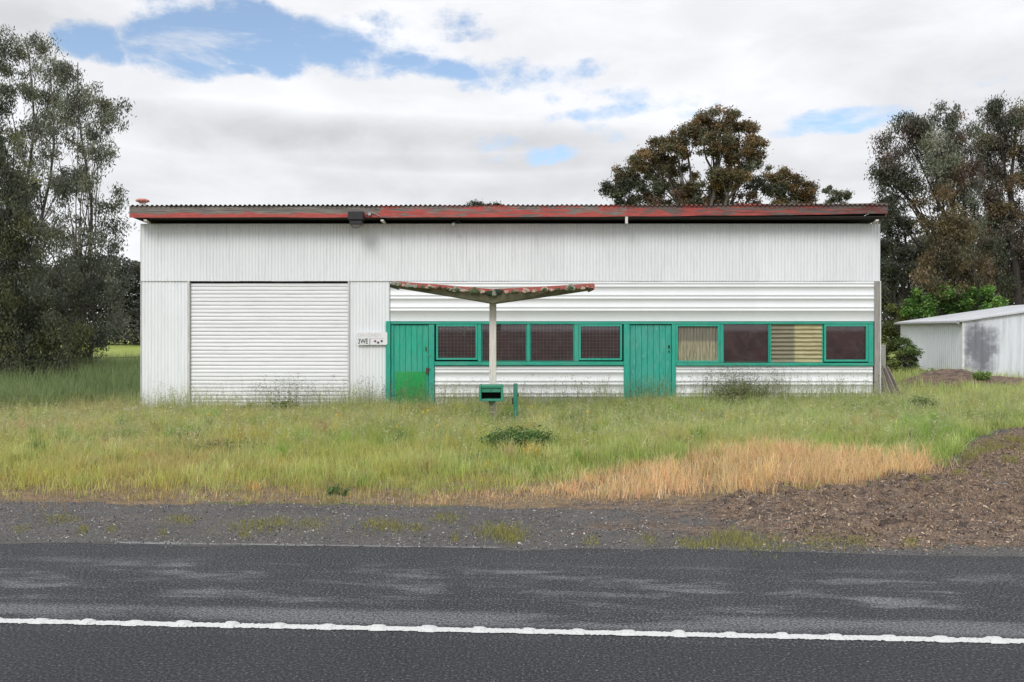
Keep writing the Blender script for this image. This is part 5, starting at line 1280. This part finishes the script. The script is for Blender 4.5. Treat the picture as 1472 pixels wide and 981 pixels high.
for (pc, wd_, num, hmin, hmax) in ((1085, 40, 120, .5, 1.0), (420, 40, 70, .5, .95), (590, 30, 60, .4, .8), (940, 30, 60, .4, .8), (410, 26, 60, .5, 1.0), (1060, 34, 150, .6, 1.15), (1030, 20, 50, .5, 1.0), (1130, 40, 50, .4, .9), (1225, 30, 60, .4, .9), (850, 60, 60, .4, .85), (690, 60, 50, .4, .8), (545, 26, 60, .45, .9), (470, 40, 50, .4, .9)):
    px = rs.normal(pc, wd_, num); sy = WY - rs.uniform(.15, 1.0, num); sx = (px - CX) / F * sy
    parts += stalks(sx, sy, rs.uniform(hmin, hmax, num), 310 + pc, np.array([.17, .18, .09])[None] * rs.uniform(.6, 1.5, (num, 1)), 12, .028)
n = 10000; sx = rs.uniform(-14, 12, n); sy = rs.uniform(11.5, 20.2, n); k_ = rs.uniform(0, 1, n) < near_dens(sx, sy) * smooth(11, 15, sy); sx, sy = sx[k_], sy[k_]
parts += stalks(sx, sy, rs.uniform(.22, .46, len(sx)), 330, np.array([.48, .48, .27])[None] * rs.uniform(.7, 1.25, (len(sx), 1)), 8, .022)
grass_obj('seeding_grass', 'thin seeding grass stalks standing before the white wall', parts)
# dead blown straw at the front edge and over the gravel
rs = np.random.default_rng(340); n = 9000; sx = rs.uniform(-9, 9, n); sy = rs.uniform(8.2, 11.8, n)
px, py = to_px(sx, sy); k_ = (py < 745) & (py > 690) & (rs.uniform(0, 1, n) < .25 + fbm(sx * 2, sy * 2, 71)); sx, sy = sx[k_], sy[k_]
part = blades(sx, sy, rs.uniform(.03, .12, len(sx)), rs.uniform(.003, .006, len(sx)), np.array([.40, .27, .14])[None] * rs.uniform(.6, 1.35, (len(sx), 1)), 1.2, 341)
grass_obj('dry_grass_fringe', 'short dry grass fringe along the edge of the gravel', [part])
# green tufts growing through the shoulder
spots = [(365, 758, 40, 4), (545, 757, 26, 5), (570, 760, 20, 4), (720, 768, 40, 9), (735, 775, 24, 5), (655, 775, 8, 3), (600, 762, 14, 3), (120, 763, 10, 3), (235, 768, 8, 3), (1050, 778, 40, 8), (1090, 784, 50, 5), (1010, 785, 26, 4), (985, 782, 20, 3), (445, 755, 30, 3), (850, 780, 14, 3), (930, 778, 18, 3), (1180, 780, 40, 3), (1310, 782, 10, 4), (400, 752, 24, 4), (30, 762, 16, 2), (160, 762, 12, 2), (1230, 779, 30, 3), (350, 770, 10, 3), (480, 720, 14, 4), (1405, 655, 22, 10), (1432, 648, 26, 9), (1462, 640, 26, 9), (1395, 668, 14, 9), (1450, 668, 16, 6), (1380, 690, 12, 7), (1490, 650, 30, 8), (1420, 690, 10, 4), (1330, 705, 10, 5), (90, 745, 30, 3), (260, 748, 26, 3), (640, 745, 30, 3)]
parts = []
for k_, (pc, py0, sp_, hp) in enumerate(spots):
    num = int(sp_ * 15); rs = np.random.default_rng(400 + k_)
    yc = F * (CH + .04) / (py0 - HY); px = rs.normal(pc, sp_ * .5, num); sy = yc + rs.normal(0, .07 + sp_ * .0025, num); sx = (px - CX) / F * sy
    parts.append(blades(sx, sy, rs.uniform(.3, 1.2, num) * hp * yc / F * 1.25, rs.uniform(.003, .006, num), (np.array([.24, .25, .075])[None] + rs.uniform(0, .14, (num, 1)) * np.array([1, .7, .3])) * rs.uniform(.6, 1.3, (num, 1)), .5, 401 + k_))
grass_obj('verge_tufts', 'small grass tufts sprouting through the gravel shoulder', parts)

# leafy weeds that read as single plants
def weed(name, label, px, Y, rw, hh_, pal, n, leafs, seed, group=None, droop=-.2, wid=.45):
    rs = np.random.default_rng(seed); b0 = on_ground(px, Y); root = empty(name, b0, label, 'weed', group)
    stems = MB(); C = []
    for k_ in range(max(14, n // 22)):
        a = rs.uniform(0, 2 * math.pi); r = rs.uniform(0, 1) ** .5; h = hh_ * (1 - .35 * r) * rs.uniform(.7, 1.1)
        tip = np.array([math.cos(a) * r * rw, math.sin(a) * r * rw * .7, h]); s0 = np.array([tip[0] * .35, tip[1] * .35, -.05])
        stems.tube([s0, (s0 + tip) / 2 + np.array([0, 0, h * .1]), tip], [.006, .004, .002], 4, False)
        m_ = 40; f_ = rs.uniform(.2, 1.05, m_)[:, None]; C.append(s0 + (tip - s0) * f_ + rs.normal(0, .045, (m_, 3)) * (rw / .4))
    C = np.concatenate(C); C[:, 2] = np.maximum(C[:, 2], 0)
    col = np.array(pal)[rs.integers(0, len(pal), len(C))] * rs.uniform(.7, 1.3, (len(C), 1))
    V, Fq, K = leaves(C, np.full(len(C), leafs), wid, col, droop, seed)
    link('foliage', raw_mesh('foliage', V, Fq, M_LEAF, False, np.clip(K, 0, 1)), root, b0); link('stem', raw_mesh('stem', np.array(stems.v), stems.f, M_LEAFSTEM), root, b0)
M_LEAFSTEM = simple('weed_stem', (.10, .13, .04), .7)
DK = [(.08, .15, .04), (.10, .19, .05), (.13, .22, .06)]
weed('weed_clump', 'dark green weed clump in the grass below the letterbox', 745, 13.0, .52, .26, DK, 5200, .05, 501)
weed('weed_clump', 'low round tuft of deep green weed left of centre lawn', 270, 14.6, .24, .17, DK, 500, .05, 502)
weed('weed_clump', 'leafy green weed growing against the roller door', 412, 19.9, .34, .34, [(.10, .17, .04), (.14, .22, .05)], 700, .09, 503)
weed('weed_clump', 'leafy weed at left foot of roller door grasses', 358, 19.9, .18, .28, [(.10, .15, .05), (.12, .17, .05)], 300, .07, 504)
weed('weed_clump', 'tall wispy weed thicket under the dark open pane', 1062, 19.8, .75, .66, [(.19, .22, .09), (.24, .26, .12)], 3200, .06, 505, wid=.25)
weed('weed_clump', 'spiky green weed in the grass right of lumber pile', 1326, 18.0, .28, .38, [(.18, .25, .08), (.22, .29, .10)], 900, .10, 506, wid=.16)
weed('weed_clump', 'green weed on the earth heap beside small shed', 1412, 23.6, .26, .20, [(.18, .27, .07), (.22, .32, .09)], 600, .08, 507)
weed('weed_clump', 'flat grey weed rosette in the left front grass', 438, 12.2, .22, .10, [(.16, .17, .12), (.12, .14, .09)], 300, .04, 508)
weed('weed_clump', 'small dark weed at the gravel edge', 484, 9.35, .14, .08, DK, 200, .035, 509)
weed('weed_clump', 'low green weed patch left of centre in yellow grass', 330, 12.9, .50, .12, [(.10, .17, .04), (.12, .19, .05)], 700, .05, 510)
weed('weed_clump', 'green shoots against the shed side wall foot', 1338, 26.0, .4, .42, [(.12, .19, .05), (.15, .22, .06)], 700, .09, 511)

# small yellow flowers
rs = np.random.default_rng(600); M_FLOW = leaf_mat('flower_petal', .2); C = []
for px, py in ((483, 610), (519, 590), (614, 589), (652, 607), (608, 592), (628, 641), (571, 640), (300, 612), (700, 600), (1010, 598), (845, 610)):
    Yb = 17.0 if py < 620 else 14.2; p = at(px, py, Yb); p[2] = max(p[2], gz(p[0], p[1]) + .25); C += [p + rs.normal(0, .012, 3) for _ in range(5)]
V, Fq, K = leaves(np.array(C), np.full(len(C), .04), .9, np.tile(np.array([[.75, .50, .02]]), (len(C), 1)), 0, 601)
tag(link('wildflowers', raw_mesh('wildflowers', V, Fq, M_FLOW, False, K)), 'scattered tiny yellow wildflowers in the grass', kind='stuff')

# ================================================================== chips and gravel
def scatter_quads(name, label, x, y, size, col, seed, m=M_CHIP, tilt=.5, asp=.45, lift=.004):
    rs = np.random.default_rng(seed); n = len(x); z = height(x, y) + lift
    d = rs.normal(0, 1, (n, 3)); d[:, 2] *= tilt; d /= np.linalg.norm(d, axis=1)[:, None]
    up = np.tile(np.array([[0, 0, 1.]]), (n, 1)) + rs.normal(0, tilt * .6, (n, 3)); s = np.cross(d, up); s /= np.linalg.norm(s, axis=1)[:, None] + 1e-9; u = np.cross(s, d)
    C = np.stack([x, y, z], -1); L = size[:, None] * .5; W = L * asp * rs.uniform(.6, 1.4, (n, 1)); H = L * .25
    P = np.stack([C - d * L - s * W, C + d * L - s * W * .6, C + d * L + s * W, C - d * L + s * W * .7, C + u * H * 1.6], 1)
    b0 = (np.arange(n) * 5)[:, None]
    T = np.concatenate([b0 + np.array([[0, 1, 4]]), b0 + np.array([[1, 2, 4]]), b0 + np.array([[2, 3, 4]]), b0 + np.array([[3, 0, 4]])])
    tag(link(name, raw_mesh(name, P.reshape(-1, 3), T, m, False, np.clip(np.repeat(col, 5, 0), 0, 1))), label, kind='stuff')
rs = np.random.default_rng(690)
n = 26000; sx = rs.uniform(.5, 11, n); sy = rs.uniform(6.8, 13.5, n); k_ = (rs.uniform(0, 1, n) < mulch(sx, sy) * smooth(.42, .62, fbm(sx * 1.2, sy * 2.2, 72))) & (road_v(sx, sy) > .15); sx, sy = sx[k_], sy[k_]
part = blades(sx, sy, rs.uniform(.015, .05, len(sx)), rs.uniform(.003, .006, len(sx)), np.array([.46, .35, .23])[None] * rs.uniform(.4, 1.25, (len(sx), 1)), 2.2, 691, zoff=.004)
grass_obj('straw_litter', 'broken straw litter strewn over the brown bark mulch', [part])
rs = np.random.default_rng(700)
n = 330000; x = rs.uniform(-1.5, 14, n); y = rs.uniform(6.6, 19, n); k_ = (mulch(x, y) * (np.abs(x) < y * .62 + 1) * (.5 + fbm(x * 2.5, y * 2.5, 90)) > rs.uniform(0, 1, n)) & (road_v(x, y) > .12); x, y = x[k_], y[k_]
pal = np.array([(.36, .25, .17), (.24, .155, .105), (.50, .39, .28), (.14, .095, .07), (.10, .07, .05), (.18, .13, .10), (.34, .26, .20)]); pr = fbm(x * 3, y * 3, 92)
scatter_quads('bark_mulch', 'brown bark mulch and woodchips spread beside the road at right', x, y, rs.uniform(.006, .024, len(x)) * rs.choice([1, 1, 1, 1, 1.9], len(x)), pal[rs.integers(0, 7, len(x))] * rs.uniform(.6, 1.2, (len(x), 1)) * (.75 + .5 * pr[:, None]), 701, tilt=.7)
n = 260000; x = rs.uniform(-8.5, 9, n); y = rs.uniform(6.4, 10.2, n); v = road_v(x, y); px, py = to_px(x, y)
k_ = (v > .03) & (py > 700) & (np.abs(x) < y * .62 + 1) & (rs.uniform(0, 1, n) < (.15 + .6 * fbm(x * 1.5, y * 1.5, 95)) * (1 - .6 * mulch(x, y))); x, y = x[k_], y[k_]
pal = np.array([(.15, .142, .135), (.27, .255, .24), (.09, .086, .084), (.46, .44, .42), (.17, .125, .09), (.06, .057, .056)]); 
scatter_quads('gravel', 'loose grey gravel along the road shoulder', x, y, rs.uniform(.004, .011, len(x)) * rs.choice([1, 1, 1, 1, 1, 1.9], len(x)), pal[rs.choice(6, len(x), p=[.3, .18, .22, .06, .16, .08])] * rs.uniform(.7, 1.25, (len(x), 1)), 702, tilt=.4, asp=.85)
n = 9000; x = rs.uniform(-8, 8, n); y = rs.uniform(3.6, 7.2, n); k_ = (road_v(x, y) < -.02) & (rs.uniform(0, 1, n) < .25 + smooth(-.9, 0, road_v(x, y))); x, y = x[k_], y[k_]
rsz = rs.uniform(.0025, .006, len(x)) * rs.choice([1, 1, 1, 1, 1, 1, 1, 1, 1, 1.9], len(x)); cols_ = np.array([(.36, .355, .345)]) * rs.uniform(.3, 1.1, (len(x), 1))
scatter_quads('road_grit', 'loose pale stone grit lying on the asphalt', x, y, rsz, cols_, 703, tilt=.3, asp=.9, lift=.062)
print('leaves', nl, 'grass tris', total)
